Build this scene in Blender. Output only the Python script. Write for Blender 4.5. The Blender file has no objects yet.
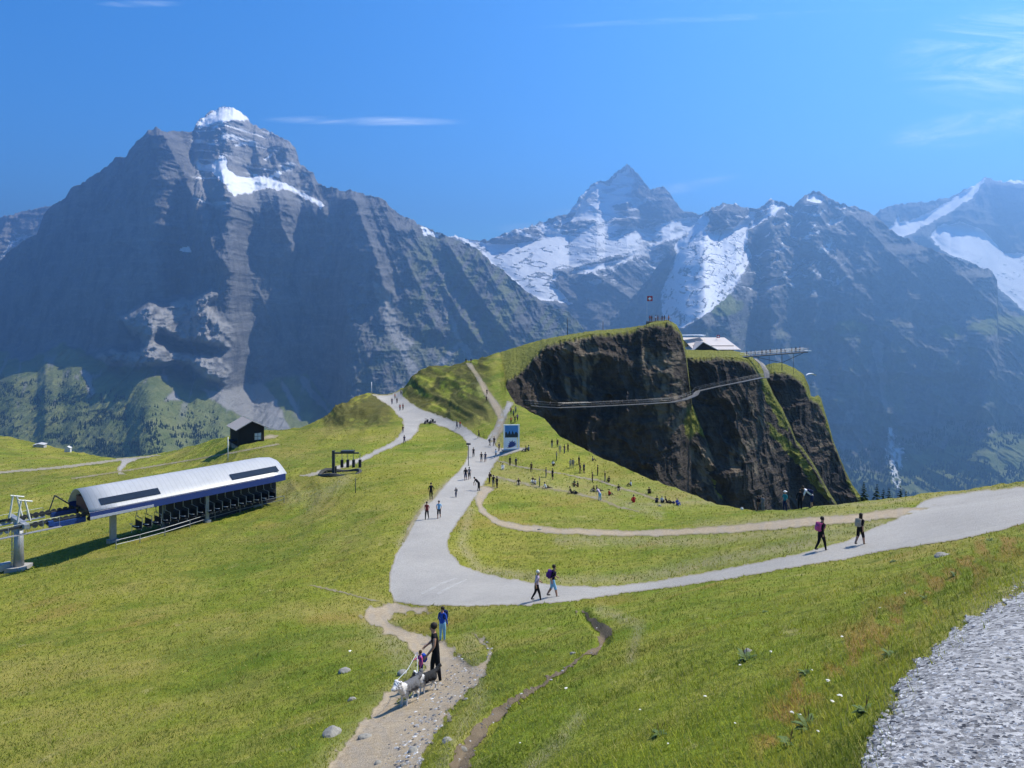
import bpy, math, random
import numpy as np
from mathutils import Vector, Matrix
random.seed(7)
F = 700.0; HY = 312.0; CX = 512.0
sc = bpy.context.scene
COL = sc.collection
rad = math.radians

# ------------------------------------------------------------------ noise
def _hash(ix, iy, iz, seed):
    h = (ix.astype(np.int64)*374761393 + iy.astype(np.int64)*668265263 + iz.astype(np.int64)*2147483647 + seed*974634777) & 0xffffffff
    h = ((h ^ (h >> 13)) * 1274126177) & 0xffffffff
    h = ((h ^ (h >> 15)) * 2246822519) & 0xffffffff
    h = h ^ (h >> 16)
    return (h & 0xffffff).astype(np.float64)/float(0xffffff)
def vnoise2(x, y, seed=0):
    ix = np.floor(x); iy = np.floor(y); fx = x-ix; fy = y-iy
    fx = fx*fx*fx*(fx*(fx*6-15)+10); fy = fy*fy*fy*(fy*(fy*6-15)+10)
    z = np.zeros_like(ix)
    a = _hash(ix, iy, z, seed); b = _hash(ix+1, iy, z, seed)
    c = _hash(ix, iy+1, z, seed); d = _hash(ix+1, iy+1, z, seed)
    return (a+(b-a)*fx)*(1-fy)+(c+(d-c)*fx)*fy
def fbm(x, y, octv=4, seed=0, gain=.5, lac=2.03):
    s = 0; a = 1; t = 0
    for k in range(octv):
        s = s + a*(vnoise2(x+13.7*k, y-7.1*k, seed+k)*2-1); t += a; a *= gain
        x = (x*.8-y*.6)*lac; y = (x/lac*.6+y*.8)*lac if False else y*lac
    return s/t
def ridged(x, y, octv=5, seed=0, gain=.55, lac=2.07):
    s = 0; a = 1; t = 0
    for k in range(octv):
        n = 1-np.abs(vnoise2(x+31.7*k, y-17.1*k, seed+k)*2-1)
        s = s + a*n*n; t += a; a *= gain; x = x*lac; y = y*lac
    return s/t
def smooth(e0, e1, v):
    t = np.clip((v-e0)/(e1-e0), 0, 1); return t*t*(3-2*t)
def curve(pts):
    xs = np.array([p[0] for p in pts], float); ys = np.array([p[1] for p in pts], float)
    return lambda q: np.interp(q, xs, ys)
def inpoly(px, py, poly):
    r = np.zeros(px.shape, bool); n = len(poly)
    x0 = min(p[0] for p in poly)-1; x1 = max(p[0] for p in poly)+1
    y0 = min(p[1] for p in poly)-1; y1 = max(p[1] for p in poly)+1
    sel = (px > x0) & (px < x1) & (py > y0) & (py < y1)
    X = px[sel]; Y = py[sel]; rr = np.zeros(X.shape, bool)
    for i in range(n):
        ax, ay = poly[i]; bx, by = poly[(i+1) % n]
        if ay == by: continue
        c = ((ay > Y) != (by > Y)) & (X < (bx-ax)*(Y-ay)/(by-ay)+ax)
        rr ^= c
    r[sel] = rr; return r
def polydist(px, py, line):
    d = np.full(px.shape, 1e9)
    for (ax, ay), (bx, by) in zip(line[:-1], line[1:]):
        L = (bx-ax)**2+(by-ay)**2+1e-9
        t = np.clip(((px-ax)*(bx-ax)+(py-ay)*(by-ay))/L, 0, 1)
        d = np.minimum(d, np.hypot(px-(ax+t*(bx-ax)), py-(ay+t*(by-ay))))
    return d
def blur(a, n, axis):
    if n < 1: return a
    k = np.ones(2*n+1)/(2*n+1)
    pad = [(0, 0)]*a.ndim; pad[axis] = (n, n)
    b = np.pad(a, pad, mode='edge')
    return np.apply_along_axis(lambda v: np.convolve(v, k, 'valid'), axis, b)
def U(px, py, d):
    return Vector(((px-CX)/F*d, d, -(py-HY)/F*d))

# ------------------------------------------------------------------ mesh helpers
def link(ob, parent=None):
    COL.objects.link(ob)
    if parent is not None: ob.parent = parent
    return ob
def np_mesh(name, V, Q, mats, parent=None, smooth_=True, col=None, tri=False, midx=None, colname='mask'):
    me = bpy.data.meshes.new(name); k = 3 if tri else 4
    V = np.ascontiguousarray(V, dtype=np.float32); Q = np.ascontiguousarray(Q, dtype=np.int32)
    me.vertices.add(len(V)); me.vertices.foreach_set('co', V.ravel())
    me.loops.add(Q.size); me.loops.foreach_set('vertex_index', Q.ravel())
    me.polygons.add(len(Q)); me.polygons.foreach_set('loop_start', np.arange(len(Q), dtype=np.int32)*k)
    try: me.polygons.foreach_set('loop_total', np.full(len(Q), k, dtype=np.int32))
    except Exception: pass
    me.polygons.foreach_set('use_smooth', np.full(len(Q), smooth_, dtype=bool))
    if midx is not None: me.polygons.foreach_set('material_index', midx.astype(np.int32))
    me.update(calc_edges=True)
    if col is not None:
        at = me.color_attributes.new(colname, 'FLOAT_COLOR', 'POINT')
        c = np.ones((len(V), 4), np.float32); c[:, :col.shape[1]] = col
        at.data.foreach_set('color', c.ravel())
    for m in (mats if isinstance(mats, (list, tuple)) else [mats]): me.materials.append(m)
    return link(bpy.data.objects.new(name, me), parent)
def gridq(nr, nc, keep=None):
    i = np.arange((nr-1)*(nc-1)); r = i//(nc-1); c = i % (nc-1); a = r*nc+c
    q = np.stack([a, a+nc, a+nc+1, a+1], 1)
    return q if keep is None else q[keep]
def tag(o, label=None, cat=None, group=None, kind=None):
    if label: o['label'] = label
    if cat: o['category'] = cat
    if group: o['group'] = group
    if kind: o['kind'] = kind
    return o

# ------------------------------------------------------------------ materials
MATS = {}
class N:
    def __init__(s, name, rough=.9, spec=.2):
        m = bpy.data.materials.new(name); m.use_nodes = True
        s.m = m; s.t = m.node_tree; s.n = s.t.nodes; s.l = s.t.links
        s.b = s.n['Principled BSDF']; s.b.inputs['Roughness'].default_value = rough
        s.b.inputs['Specular IOR Level'].default_value = spec
        s.out = s.n['Material Output']; s.geo = None
    def pos(s):
        if s.geo is None: s.geo = s.n.new('ShaderNodeNewGeometry')
        return s.geo.outputs['Position']
    def mapping(s, scale, src=None):
        v = s.n.new('ShaderNodeVectorMath'); v.operation = 'MULTIPLY'
        s.l.new(src or s.pos(), v.inputs[0]); v.inputs[1].default_value = scale; return v.outputs[0]
    def noise(s, scale, detail=4, rough=.55, vec=None, dist=0):
        n = s.n.new('ShaderNodeTexNoise'); n.inputs['Scale'].default_value = scale
        n.inputs['Detail'].default_value = detail; n.inputs['Roughness'].default_value = rough
        n.inputs['Distortion'].default_value = dist
        s.l.new(vec if vec is not None else s.pos(), n.inputs['Vector']); return n.outputs['Fac']
    def voro(s, scale, vec=None, feat='F1', out='Distance'):
        n = s.n.new('ShaderNodeTexVoronoi'); n.feature = feat; n.inputs['Scale'].default_value = scale
        s.l.new(vec if vec is not None else s.pos(), n.inputs['Vector']); return n.outputs[out]
    def ramp(s, fac, stops):
        r = s.n.new('ShaderNodeValToRGB'); e = r.color_ramp.elements
        while len(e) < len(stops): e.new(.5)
        for k, (p, c) in enumerate(stops):
            e[k].position = p; e[k].color = (c[0], c[1], c[2], 1) if isinstance(c, tuple) else (c, c, c, 1)
        s.l.new(fac, r.inputs[0]); return r.outputs[0]
    def _in(s, sock, v):
        if isinstance(v, (int, float)): sock.default_value = v
        elif isinstance(v, tuple): sock.default_value = (v[0], v[1], v[2], 1)
        else: s.l.new(v, sock)
    def mix(s, fac, a, b, mode='MIX'):
        m = s.n.new('ShaderNodeMix'); m.data_type = 'RGBA'; m.blend_type = mode
        s._in(m.inputs[0], fac); s._in(m.inputs[6], a); s._in(m.inputs[7], b); return m.outputs[2]
    def math(s, op, a, b=0.0):
        m = s.n.new('ShaderNodeMath'); m.operation = op; s._in(m.inputs[0], a); s._in(m.inputs[1], b); return m.outputs[0]
    def attr(s, name='mask'):
        a = s.n.new('ShaderNodeAttribute'); a.attribute_name = name
        sp = s.n.new('ShaderNodeSeparateColor'); s.l.new(a.outputs['Color'], sp.inputs[0])
        return a.outputs['Color'], sp.outputs[0], sp.outputs[1], sp.outputs[2]
    def color(s, c): s._in(s.b.inputs['Base Color'], c); return s
    def bump(s, h, dist, strength=1):
        b = s.n.new('ShaderNodeBump'); b.inputs['Strength'].default_value = strength; b.inputs['Distance'].default_value = dist
        s.l.new(h, b.inputs['Height']); s.l.new(b.outputs[0], s.b.inputs['Normal']); return s
def plain(name, c, rough=.7, metal=0, spec=.3, var=.25, scale=3.0):
    if name in MATS: return MATS[name]
    k = N(name, rough, spec); k.b.inputs['Metallic'].default_value = metal
    tc = k.n.new('ShaderNodeTexCoord').outputs['Object']
    n = k.noise(scale, 4, .6, tc)
    k.color(k.mix(n, tuple(x*(1-var) for x in c), tuple(min(1, x*(1+var)) for x in c)))
    MATS[name] = k.m; return k.m

# ------------------------------------------------------------------ camera, sky, sun, air
cam = bpy.data.objects.new('camera', bpy.data.cameras.new('camera')); link(cam)
cam.data.sensor_width = 36; cam.data.lens = F/1024*36; cam.rotation_euler = (rad(90), 0, 0)
cam.data.shift_y = -(384-HY)/1024; cam.data.clip_start = .1; cam.data.clip_end = 60000
sc.camera = cam
SAZ, SEL = rad(60), rad(54)
SUN = Vector((math.sin(SAZ)*math.cos(SEL), math.cos(SAZ)*math.cos(SEL), math.sin(SEL)))
L = bpy.data.lights.new('sun', 'SUN'); L.energy = 5.0; L.angle = rad(.5); L.color = (1, .93, .80)
lo = link(bpy.data.objects.new('sun', L)); lo.rotation_euler = SUN.to_track_quat('Z', 'Y').to_euler()
w = bpy.data.worlds.new('World'); sc.world = w; w.use_nodes = True
wt = w.node_tree; bg = wt.nodes['Background']
sky = wt.nodes.new('ShaderNodeTexSky'); sky.sky_type = 'NISHITA'; sky.sun_disc = False
sky.sun_elevation = SEL; sky.sun_rotation = SAZ; sky.altitude = 2200; sky.air_density = 1.0; sky.dust_density = .7; sky.ozone_density = 2.5
def build_sky():
    n = wt.nodes; l = wt.links
    tc = n.new('ShaderNodeTexCoord').outputs['Generated']
    def vm(v, sca):
        m = n.new('ShaderNodeVectorMath'); m.operation = 'MULTIPLY'; l.new(v, m.inputs[0]); m.inputs[1].default_value = sca; return m.outputs[0]
    def nz(v, sc_, det, dist=0, ro=.6):
        m = n.new('ShaderNodeTexNoise'); m.inputs['Scale'].default_value = sc_; m.inputs['Detail'].default_value = det
        m.inputs['Distortion'].default_value = dist; m.inputs['Roughness'].default_value = ro; l.new(v, m.inputs['Vector']); return m.outputs[0]
    def mp(v, a, b, c=0., d=1.):
        m = n.new('ShaderNodeMapRange'); m.interpolation_type = 'SMOOTHSTEP'; l.new(v, m.inputs[0]); m.inputs[1].default_value = a; m.inputs[2].default_value = b
        m.inputs[3].default_value = c; m.inputs[4].default_value = d; return m.outputs[0]
    def ma(op, a, b):
        m = n.new('ShaderNodeMath'); m.operation = op
        for i, v in enumerate((a, b)):
            if isinstance(v, (int, float)): m.inputs[i].default_value = v
            else: l.new(v, m.inputs[i])
        return m.outputs[0]
    sp = n.new('ShaderNodeSeparateXYZ'); l.new(tc, sp.inputs[0])
    X, Y, Z = sp.outputs
    az = ma('DIVIDE', X, Y); el = ma('DIVIDE', Z, Y)      # position on the dome as tangents
    cmb = n.new('ShaderNodeCombineXYZ'); l.new(az, cmb.inputs[0]); l.new(el, cmb.inputs[1])
    P = cmb.outputs[0]
    wisp = mp(nz(vm(P, (3.2, 17, 1)), 1.0, 10, 2.0, .72), .38, .78)
    tot = None
    # (az, el, half width az, half width el, slope, strength) of each cirrus streak
    for (a, e, wa, we, slope, st) in ((-.21, .273, .16, .008, -.01, .42), (.72, .37, .20, .085, .10, .36), (.68, .265, .17, .030, .14, .40), (.40, .115, .26, .016, .16, .42),
                                      (-.63, .127, .11, .009, .05, .4), (.18, .165, .16, .012, .2, .28), (.05, .12, .09, .010, .0, .22), (-.53, .44, .07, .006, 0, .35), (.3, .42, .3, .006, .05, .12)):
        dx = ma('DIVIDE', ma('SUBTRACT', az, a), wa)
        dy = ma('DIVIDE', ma('SUBTRACT', ma('SUBTRACT', el, e), ma('MULTIPLY', ma('SUBTRACT', az, a), slope)), we)
        d2 = ma('ADD', ma('MULTIPLY', dx, dx), ma('MULTIPLY', dy, dy))
        v = ma('MULTIPLY', mp(d2, 1.0, 0.0), st)
        tot = v if tot is None else ma('MAXIMUM', tot, v)
    tot = ma('MULTIPLY', tot, ma('ADD', ma('MULTIPLY', wisp, 1.9), .03))
    hs = n.new('ShaderNodeHueSaturation'); hs.inputs['Saturation'].default_value = 1.40; l.new(sky.outputs[0], hs.inputs['Color'])
    tint = n.new('ShaderNodeMix'); tint.data_type = 'RGBA'; tint.blend_type = 'MULTIPLY'; tint.inputs[0].default_value = 1
    l.new(hs.outputs[0], tint.inputs[6]); tint.inputs[7].default_value = (.74, 1.03, 1.12, 1)
    mx = n.new('ShaderNodeMix'); mx.data_type = 'RGBA'; l.new(tot, mx.inputs[0]); l.new(tint.outputs[2], mx.inputs[6]); mx.inputs[7].default_value = (7.5, 8.2, 9.5, 1)
    l.new(mx.outputs[2], bg.inputs[0]); bg.inputs[1].default_value = .115
build_sky()
sc.view_settings.view_transform = 'Standard'; sc.view_settings.look = 'None'; sc.view_settings.gamma = 1; sc.view_settings.exposure = .78
sc.view_settings.use_curve_mapping = False
cy = sc.cycles; cy.use_denoising = True; cy.max_bounces = 4; cy.diffuse_bounces = 2; cy.glossy_bounces = 1; cy.transmission_bounces = 2; cy.transparent_max_bounces = 4
cy.volume_bounces = 0; cy.use_adaptive_sampling = True; cy.adaptive_threshold = .02
cy.caustics_reflective = False; cy.caustics_refractive = False
def haze():
    m = bpy.data.materials.new('mountain_air'); m.use_nodes = True; t = m.node_tree; t.nodes.remove(t.nodes['Principled BSDF'])
    v = t.nodes.new('ShaderNodeVolumePrincipled'); v.inputs['Color'].default_value = (.25, .52, 1, 1)
    v.inputs['Density'].default_value = HAZE_D; v.inputs['Anisotropy'].default_value = .54
    t.links.new(v.outputs[0], t.nodes['Material Output'].inputs['Volume'])
    x0, x1, y0, y1, z0, z1 = -14000, 14000, -1500, 14000, -1420, 2060
    vs = [(x, y, z) for z in (z0, z1) for y in (y0, y1) for x in (x0, x1)]
    me = bpy.data.meshes.new('haze'); me.from_pydata(vs, [], [(0, 2, 3, 1), (4, 5, 7, 6), (0, 1, 5, 4), (2, 6, 7, 3), (0, 4, 6, 2), (1, 3, 7, 5)]); me.materials.append(m)
    tag(link(bpy.data.objects.new('haze', me)), kind='stuff')
HAZE_D = 1.3e-4
haze()
# ------------------------------------------------------------------ near terrain
EDGE = [(-400, 428, 270), (-100, 432, 265), (0, 435, 260), (40, 444, 245), (80, 452, 230), (110, 458, 212), (150, 455, 195), (190, 447, 182), (225, 437, 174), (265, 431, 172), (300, 428, 172), (325, 416, 180), (345, 403, 188),
        (358, 397, 195), (372, 393, 208), (400, 390, 216), (405, 387, 214), (412, 378, 211), (420, 372, 210), (440, 367, 210), (465, 362, 210), (500, 352, 210), (503, 362, 190), (506, 386, 166), (515, 403, 152), (530, 412, 146), (545, 420, 141), (560, 437, 130), (590, 452, 118), (620, 465, 107),
        (660, 483, 93), (700, 497, 80), (720, 505, 73), (760, 510, 66), (800, 509, 62), (862, 501, 62), (900, 496, 60), (950, 491, 56), (1024, 483, 49), (1150, 470, 44), (1400, 455, 38)]
CP = [(870, 768, 3.1), (870, 720, 3.75), (900, 700, 3.8), (960, 640, 4.7), (1024, 590, 6.0), (1024, 700, 3.5), (1024, 768, 2.85), (950, 768, 2.95), (1200, 700, 3.4), (1200, 600, 5.4), (1200, 560, 9), (1200, 510, 25), (1300, 768, 2.7), (1100, 900, 2.0), (800, 900, 2.0), (600, 900, 3.0), (400, 900, 6.5), (200, 900, 10), (0, 900, 13), (-200, 768, 24), (-200, 600, 68), (-200, 500, 130),
      (760, 768, 4.3), (650, 768, 6), (500, 768, 9.5), (380, 768, 13.2), (300, 768, 15), (200, 768, 17.5), (100, 768, 20), (0, 768, 22),
      (860, 680, 5.3), (860, 640, 7.6), (860, 600, 12.5), (860, 575, 19), (860, 557, 33),
      (1000, 560, 9), (1015, 540, 14), (1024, 527, 30), (1024, 505, 37), (1024, 492, 43), (950, 600, 8.3), (940, 560, 16), (940, 541, 31),
      (700, 768, 5.1), (700, 740, 6.2), (700, 700, 8.3), (700, 660, 11.5), (700, 620, 17), (700, 595, 26), (700, 584, 34), (600, 700, 11.5), (600, 650, 17), (600, 620, 24.5), (600, 600, 36),
      (500, 700, 16), (500, 650, 22.5), (500, 607, 37), (400, 703, 19.5), (440, 680, 21.2), (442, 640, 31), (400, 650, 27), (395, 605, 43), (450, 600, 41),
      (300, 700, 23.5), (300, 650, 32), (300, 600, 46), (300, 560, 61), (300, 520, 86), (295, 505, 97), (200, 700, 27), (200, 650, 37), (200, 600, 52), (200, 560, 68), (200, 530, 86),
      (100, 700, 30), (100, 650, 41), (100, 600, 57), (110, 551, 80), (20, 572, 76), (0, 700, 33), (0, 640, 48), (0, 600, 65), (0, 540, 97), (0, 500, 130), (0, 473, 165), (60, 466, 172), (140, 457, 186), (150, 490, 125), (200, 462, 150), (243, 442, 152), (300, 440, 152), (300, 480, 108),
      (340, 472, 112), (365, 458, 127), (403, 441, 142), (340, 430, 160), (345, 408, 180), (375, 430, 155), (420, 470, 108), (455, 480, 98), (430, 515, 73), (400, 560, 54), (480, 455, 122), (484, 461, 120), (430, 416, 168), (395, 399, 200), (400, 410, 178), (403, 431, 150), (458, 429, 150),
      (440, 395, 182), (470, 400, 165), (470, 428, 145), (490, 380, 178), (505, 396, 160), (511, 418, 142), (490, 440, 135), (511, 449, 124), (552, 447, 122), (560, 460, 110), (520, 470, 105), (546, 488, 92), (600, 490, 91), (650, 500, 80), (600, 474, 103),
      (480, 505, 82), (500, 520, 72), (620, 533, 62), (560, 545, 58), (700, 530, 56), (800, 520, 49), (900, 510, 46), (822, 551, 35.5), (860, 545, 36), (552, 598, 37.5), (536, 602, 37), (600, 565, 49), (500, 565, 54), (700, 562, 43), (470, 570, 51), (450, 540, 61), (786, 511, 58), (811, 508, 59)]
def tps_fit(P, V, lam=1e-4):
    n = len(P); D2 = ((P[:, None]-P[None])**2).sum(-1)
    K = .5*D2*np.log(D2+1e-12)
    A = np.zeros((n+3, n+3)); A[:n, :n] = K+lam*np.eye(n); A[:n, n] = 1; A[:n, n+1:] = P; A[n, :n] = 1; A[n+1:, :n] = P.T
    return np.linalg.solve(A, np.concatenate([V, np.zeros(3)]))
def _uv(px, d): return np.stack([np.asarray(px)/130., 2.6*np.log(np.asarray(d))], -1)
_all = CP+[e for e in EDGE if not (500 < e[0] < 512)]
_P = _uv([p[0] for p in _all], [p[2] for p in _all]); _V = np.array([p[1]-HY for p in _all], float)/100
_W = tps_fit(_P, _V, 4e-3)
def base_py(px, d):
    px, d = np.broadcast_arrays(np.asarray(px, float), np.asarray(d, float)); sh = px.shape
    Q = _uv(px.ravel(), d.ravel()); out = np.zeros(len(Q)); n = len(_P)
    for i in range(0, len(Q), 60000):
        q = Q[i:i+60000]
        D2 = (q[:, :1]-_P[:, 0])**2+(q[:, 1:]-_P[:, 1])**2
        out[i:i+60000] = (.5*D2*np.log(D2+1e-12))@_W[:n]+_W[n]+q@_W[n+1:]
    return (out*100+HY).reshape(sh)
edge_d = curve([(e[0], e[2]) for e in EDGE])
edge_y = curve([(e[0], e[1]) for e in EDGE])
def _tilt(px): return -(edge_y(px)-HY)/F
# outlines of the paths in the picture, laid on the slope below
PATHS = {
 'asphalt': [(1400, 455), (1120, 474), (1024, 487), (985, 490), (950, 494), (925, 500), (893, 520), (870, 530), (845, 541), (800, 553), (740, 566), (690, 575), (640, 583), (600, 587), (560, 585), (520, 580), (485, 574), (462, 565), (450, 553), (449, 540), (458, 522), (470, 506), (480, 492), (487, 480), (492, 468), (500, 458), (520, 452), (530, 449), (520, 447), (505, 449), (497, 446), (499, 432), (503, 424), (509, 412), (514, 402), (506, 401), (500, 412), (494, 428), (488, 440), (478, 436), (460, 423), (445, 417), (430, 412), (418, 407), (410, 402), (404, 396), (403, 390), (385, 391), (370, 394), (378, 399), (392, 409), (402, 419), (403, 427), (398, 437), (380, 448), (362, 456), (340, 465), (318, 471), (300, 475), (300, 477), (320, 475), (345, 468), (365, 461), (388, 450), (410, 440), (420, 431), (421, 424), (432, 424), (448, 429), (460, 436), (468, 446), (468, 456), (462, 468), (450, 480), (440, 490), (430, 500), (420, 512), (412, 525), (403, 542), (395, 556), (389, 572), (388, 590), (394, 602), (420, 606), (470, 607), (530, 606), (575, 601), (610, 596), (680, 587), (740, 578), (800, 567), (845, 560), (880, 552), (920, 546), (960, 540), (1000, 531), (1024, 524), (1120, 508), (1400, 490)],
 'camera_path': [(862, 900), (862, 790), (866, 765), (876, 738), (893, 712), (898, 690), (912, 668), (940, 645), (968, 622), (1000, 607), (1024, 592), (1060, 575), (1150, 553), (1400, 540), (1400, 900)],
 'stair': [(465, 363), (472, 363), (480, 375), (487, 385), (493, 395), (500, 405), (506, 418), (504, 430), (497, 441), (490, 443), (493, 430), (497, 418), (490, 404), (482, 392), (476, 378)],
 'trail': [(480, 485), (497, 488), (487, 496), (484, 505), (488, 513), (500, 520), (520, 524), (560, 528), (620, 530), (680, 529), (740, 524), (800, 518), (850, 514), (900, 508), (940, 505), (900, 518), (850, 524), (800, 528), (740, 533), (680, 536), (620, 537), (560, 535), (515, 531), (492, 523), (478, 512), (474, 500)],
 'upper_trail': [(487, 473), (500, 477), (530, 484), (570, 491), (600, 498), (645, 514), (620, 509), (596, 500), (568, 493.5), (530, 486.5), (500, 480), (487, 476)],
 'picnic_trail': [(494, 459), (520, 466), (560, 472.5), (600, 480), (640, 492.5), (662, 500), (700, 503), (658, 502), (636, 494), (600, 482.5), (560, 474.5), (520, 468), (494, 461)],
 'dirt_edge': [(402, 541), (410, 522), (424, 503), (431, 497), (440, 488), (452, 480), (449, 483), (438, 493), (430, 503), (420, 515), (411, 531), (404, 542)],
 'left_road': [(-100, 478), (0, 471), (60, 466), (115, 459), (122, 456), (150, 454), (165, 455), (140, 459), (128, 464), (121, 472), (128, 475), (118, 475), (116, 469), (122, 461), (70, 468), (0, 474), (-100, 482)],
 'dirt': [(395, 603), (425, 608), (432, 614), (410, 615), (395, 614), (388, 620), (400, 628), (425, 634), (447, 643), (460, 658), (474, 666), (492, 652), (480, 642), (470, 638), (482, 636), (495, 652), (488, 672), (468, 690), (445, 725), (428, 750), (420, 768), (405, 800), (380, 900), (240, 900), (300, 800), (325, 768), (340, 745), (362, 720), (385, 695), (400, 680), (410, 688), (390, 712), (372, 734), (395, 706), (415, 690), (422, 668), (415, 650), (400, 640), (380, 630), (364, 622), (362, 614), (375, 607)],
 'line_track': [(70, 478), (150, 466), (215, 455), (279, 443), (280, 445), (216, 457), (150, 468), (72, 480)],
 'hut_yard': [(262, 437), (270, 434), (279, 435), (276, 438), (262, 441)],
 'marking_a': [(420, 593), (440, 583), (456, 577), (458, 578.5), (442, 585), (423, 595)],
 'marking_b': [(436, 593), (452, 585), (466, 579), (468, 580), (454, 586.5), (439, 595)],
 'rut': [(578, 607), (590, 616), (600, 622), (609, 628), (610, 639), (598, 651), (580, 661), (556, 678), (530, 695), (506, 713), (486, 736), (472, 760), (462, 800), (450, 800), (448, 768), (455, 750), (462, 738), (480, 722), (500, 706), (530, 688), (562, 668), (585, 655), (598, 645), (600, 634), (592, 626), (582, 616)],
 'thin_track': [(300, 584), (330, 588), (360, 596), (385, 603), (370, 601), (340, 593), (310, 587)],
}
WRP = {'asphalt': 1.7, 'camera_path': 9., 'stair': .8, 'trail': 1.6, 'upper_trail': 1.6, 'picnic_trail': 1.2, 'dirt_edge': .8, 'left_road': .8, 'dirt': 7., 'rut': 5., 'thin_track': 1.8, 'line_track': .3, 'hut_yard': .8, 'marking_a': .3, 'marking_b': .3}
def path_mask(px, py, name, grow=1.0):
    a = WRP[name]; s = 5. if name in ('camera_path', 'dirt', 'rut') else 3.
    wx = px+a*fbm(px/s, py/s, 3, 5)+a*.8*fbm(px/14, py/14, 2, 6); wy = py+.6*a*fbm(px/s+50, py/s+9, 3, 8)+.5*a*fbm(px/12, py/12, 2, 9)
    return inpoly(wx, wy, PATHS[name])
def micro(x, y, d):
    hum = fbm(x/7, y/7, 3, 21)*.30*smooth(25, 120, d)+fbm(x/2.6, y/2.6, 3, 22)*.17*smooth(6, 40, d)+fbm(x/.8, y/.8, 2, 23)*.07*smooth(2, 10, d)*(1-smooth(60, 120, d))+fbm(x/.28, y/.28, 2, 24)*.02*(1-smooth(15, 30, d))
    return hum
COLS = np.arange(-260, 1340, 1.15); NR = 760
_t = np.linspace(0, 1, NR)
_ed = edge_d(COLS)
DC = np.minimum(100., .85*_ed); DC = np.where((COLS > 380) & (COLS < 620), np.minimum(100., .85*np.interp(COLS, [380, 520, 560, 620], [210, 141, 128, 107])), DC)
DG = np.concatenate([1.5*(DC[None]/1.5)**np.linspace(0, 1, 541)[:-1, None], DC[None]*(_ed/DC)[None]**np.linspace(0, 1, NR-540)[:, None]])   # distance rows from 1.5 m to the brow
# finer rows far off, where the slope is seen at a grazing angle
PXG = np.broadcast_to(COLS[None], DG.shape)
PYB = base_py(PXG, DG)
XG = (PXG-CX)/F*DG
ZB = -(PYB-HY)/F*DG
pm = np.zeros(DG.shape)
for k in PATHS: pm = np.maximum(pm, inpoly(PXG, PYB, PATHS[k]).astype(float))
pm = blur(blur(pm, 3, 0), 3, 1)
rough = 1+3.2*np.exp(-(((PXG-425)/34)**2+((PYB-392)/20)**2))+2.0*np.exp(-(((PXG-350)/26)**2+((PYB-412)/10)**2))+1.2*smooth(498, 470, PXG)*smooth(395, 375, PYB)*smooth(440, 460, PXG)
ZG = ZB+micro(XG, DG, DG)*(1-np.clip(pm*1.25, 0, 1))*rough
# terracettes: small steps trodden along the hill
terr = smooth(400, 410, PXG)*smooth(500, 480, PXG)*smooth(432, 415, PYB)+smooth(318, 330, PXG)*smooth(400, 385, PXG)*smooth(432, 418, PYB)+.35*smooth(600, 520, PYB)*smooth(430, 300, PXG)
ZG += terr*(1-np.clip(pm*1.3, 0, 1))*(ridged(XG/9, ZB/1.5+XG/22, 3, 40)-.4)*1.3
# the eroded rut is cut into the slope, the dirt track lies in a shallow trough
for nm, dep in (('rut', .26), ('dirt', .10)):
    ZG -= dep*blur(blur(inpoly(PXG, PYB, PATHS[nm]).astype(float), 3, 0), 3, 1)
PYG = HY-ZG/DG*F
# beyond the brow
nb = 14; fb = (np.linspace(0, 1, nb+1)[1:]**1.5)*90
dropk = np.interp(COLS, [-400, 300, 340, 400, 500, 512, 1400], [.35, .4, .5, .6, .6, .9, .8])
slope_e = -(edge_y(COLS)-HY)/F
DB = DG[-1][None]+fb[:, None]; ZBk = ZG[-1][None]+slope_e[None]*fb[:, None]-dropk[None]*fb[:, None]
DA = np.concatenate([DG, DB]); ZA = np.concatenate([ZG, ZBk]); PXA = np.broadcast_to(COLS[None], DA.shape); XA = (PXA-CX)/F*DA
PYA = HY-ZA/DA*F
V = np.stack([XA, DA, ZA], -1).reshape(-1, 3)
rust = np.exp(-(polydist(PXA, PYA, [(775, 740), (800, 690), (835, 660), (880, 632), (930, 590), (985, 552), (1024, 530)])/24)**2)
rust = rust*smooth(.42, .62, .5+.5*fbm(PXA/14, PYA/14, 4, 61))*1.0
rust = np.maximum(rust, .5*smooth(.62, .8, .5+.5*fbm(XA/5, DA/5, 4, 62))*smooth(150, 60, DA))
bare = np.zeros(DA.shape)
for ln, wd, st in (([(470, 510), (462, 545), (480, 570), (560, 581), (640, 578)], 5, .55), ([(400, 545), (425, 505), (450, 482)], 4, .7), ([(640, 578), (720, 560), (800, 545), (880, 524)], 7, .6), ([(560, 540), (700, 541), (850, 527)], 6, .5), ([(500, 480), (600, 495), (660, 515)], 4, .45), ([(380, 620), (420, 680), (330, 768)], 16, .5), ([(470, 640), (480, 700), (440, 768)], 9, .4), ([(600, 610), (640, 625), (630, 660)], 5, .5), ([(870, 768), (905, 690), (1020, 590)], 13, .75), ([(500, 470), (560, 485), (700, 500)], 10, .25), ([(290, 500), (330, 490), (345, 478), (310, 505)], 7, .4), ([(640, 505), (700, 502), (860, 505), (1024, 486)], 3, .5), ([(205, 505), (245, 500), (290, 488)], 8, .35), ([(497, 445), (506, 418), (480, 388)], 5, .4), ([(580, 716), (560, 740), (530, 768)], 7, .5), ([(700, 530), (900, 512)], 8, .5)):
    bare = np.maximum(bare, st*np.exp(-(polydist(PXA, PYA, ln)/wd)**2))
bare *= .4+.9*(.5+.5*fbm(PXA/5, PYA/4, 3, 65))
dark = smooth(.60, .75, .5+.5*ridged(XA/6, ZA/1.1+XA/30, 3, 41)*1.0-.0)*np.concatenate([terr, np.zeros(DB.shape)])
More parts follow.
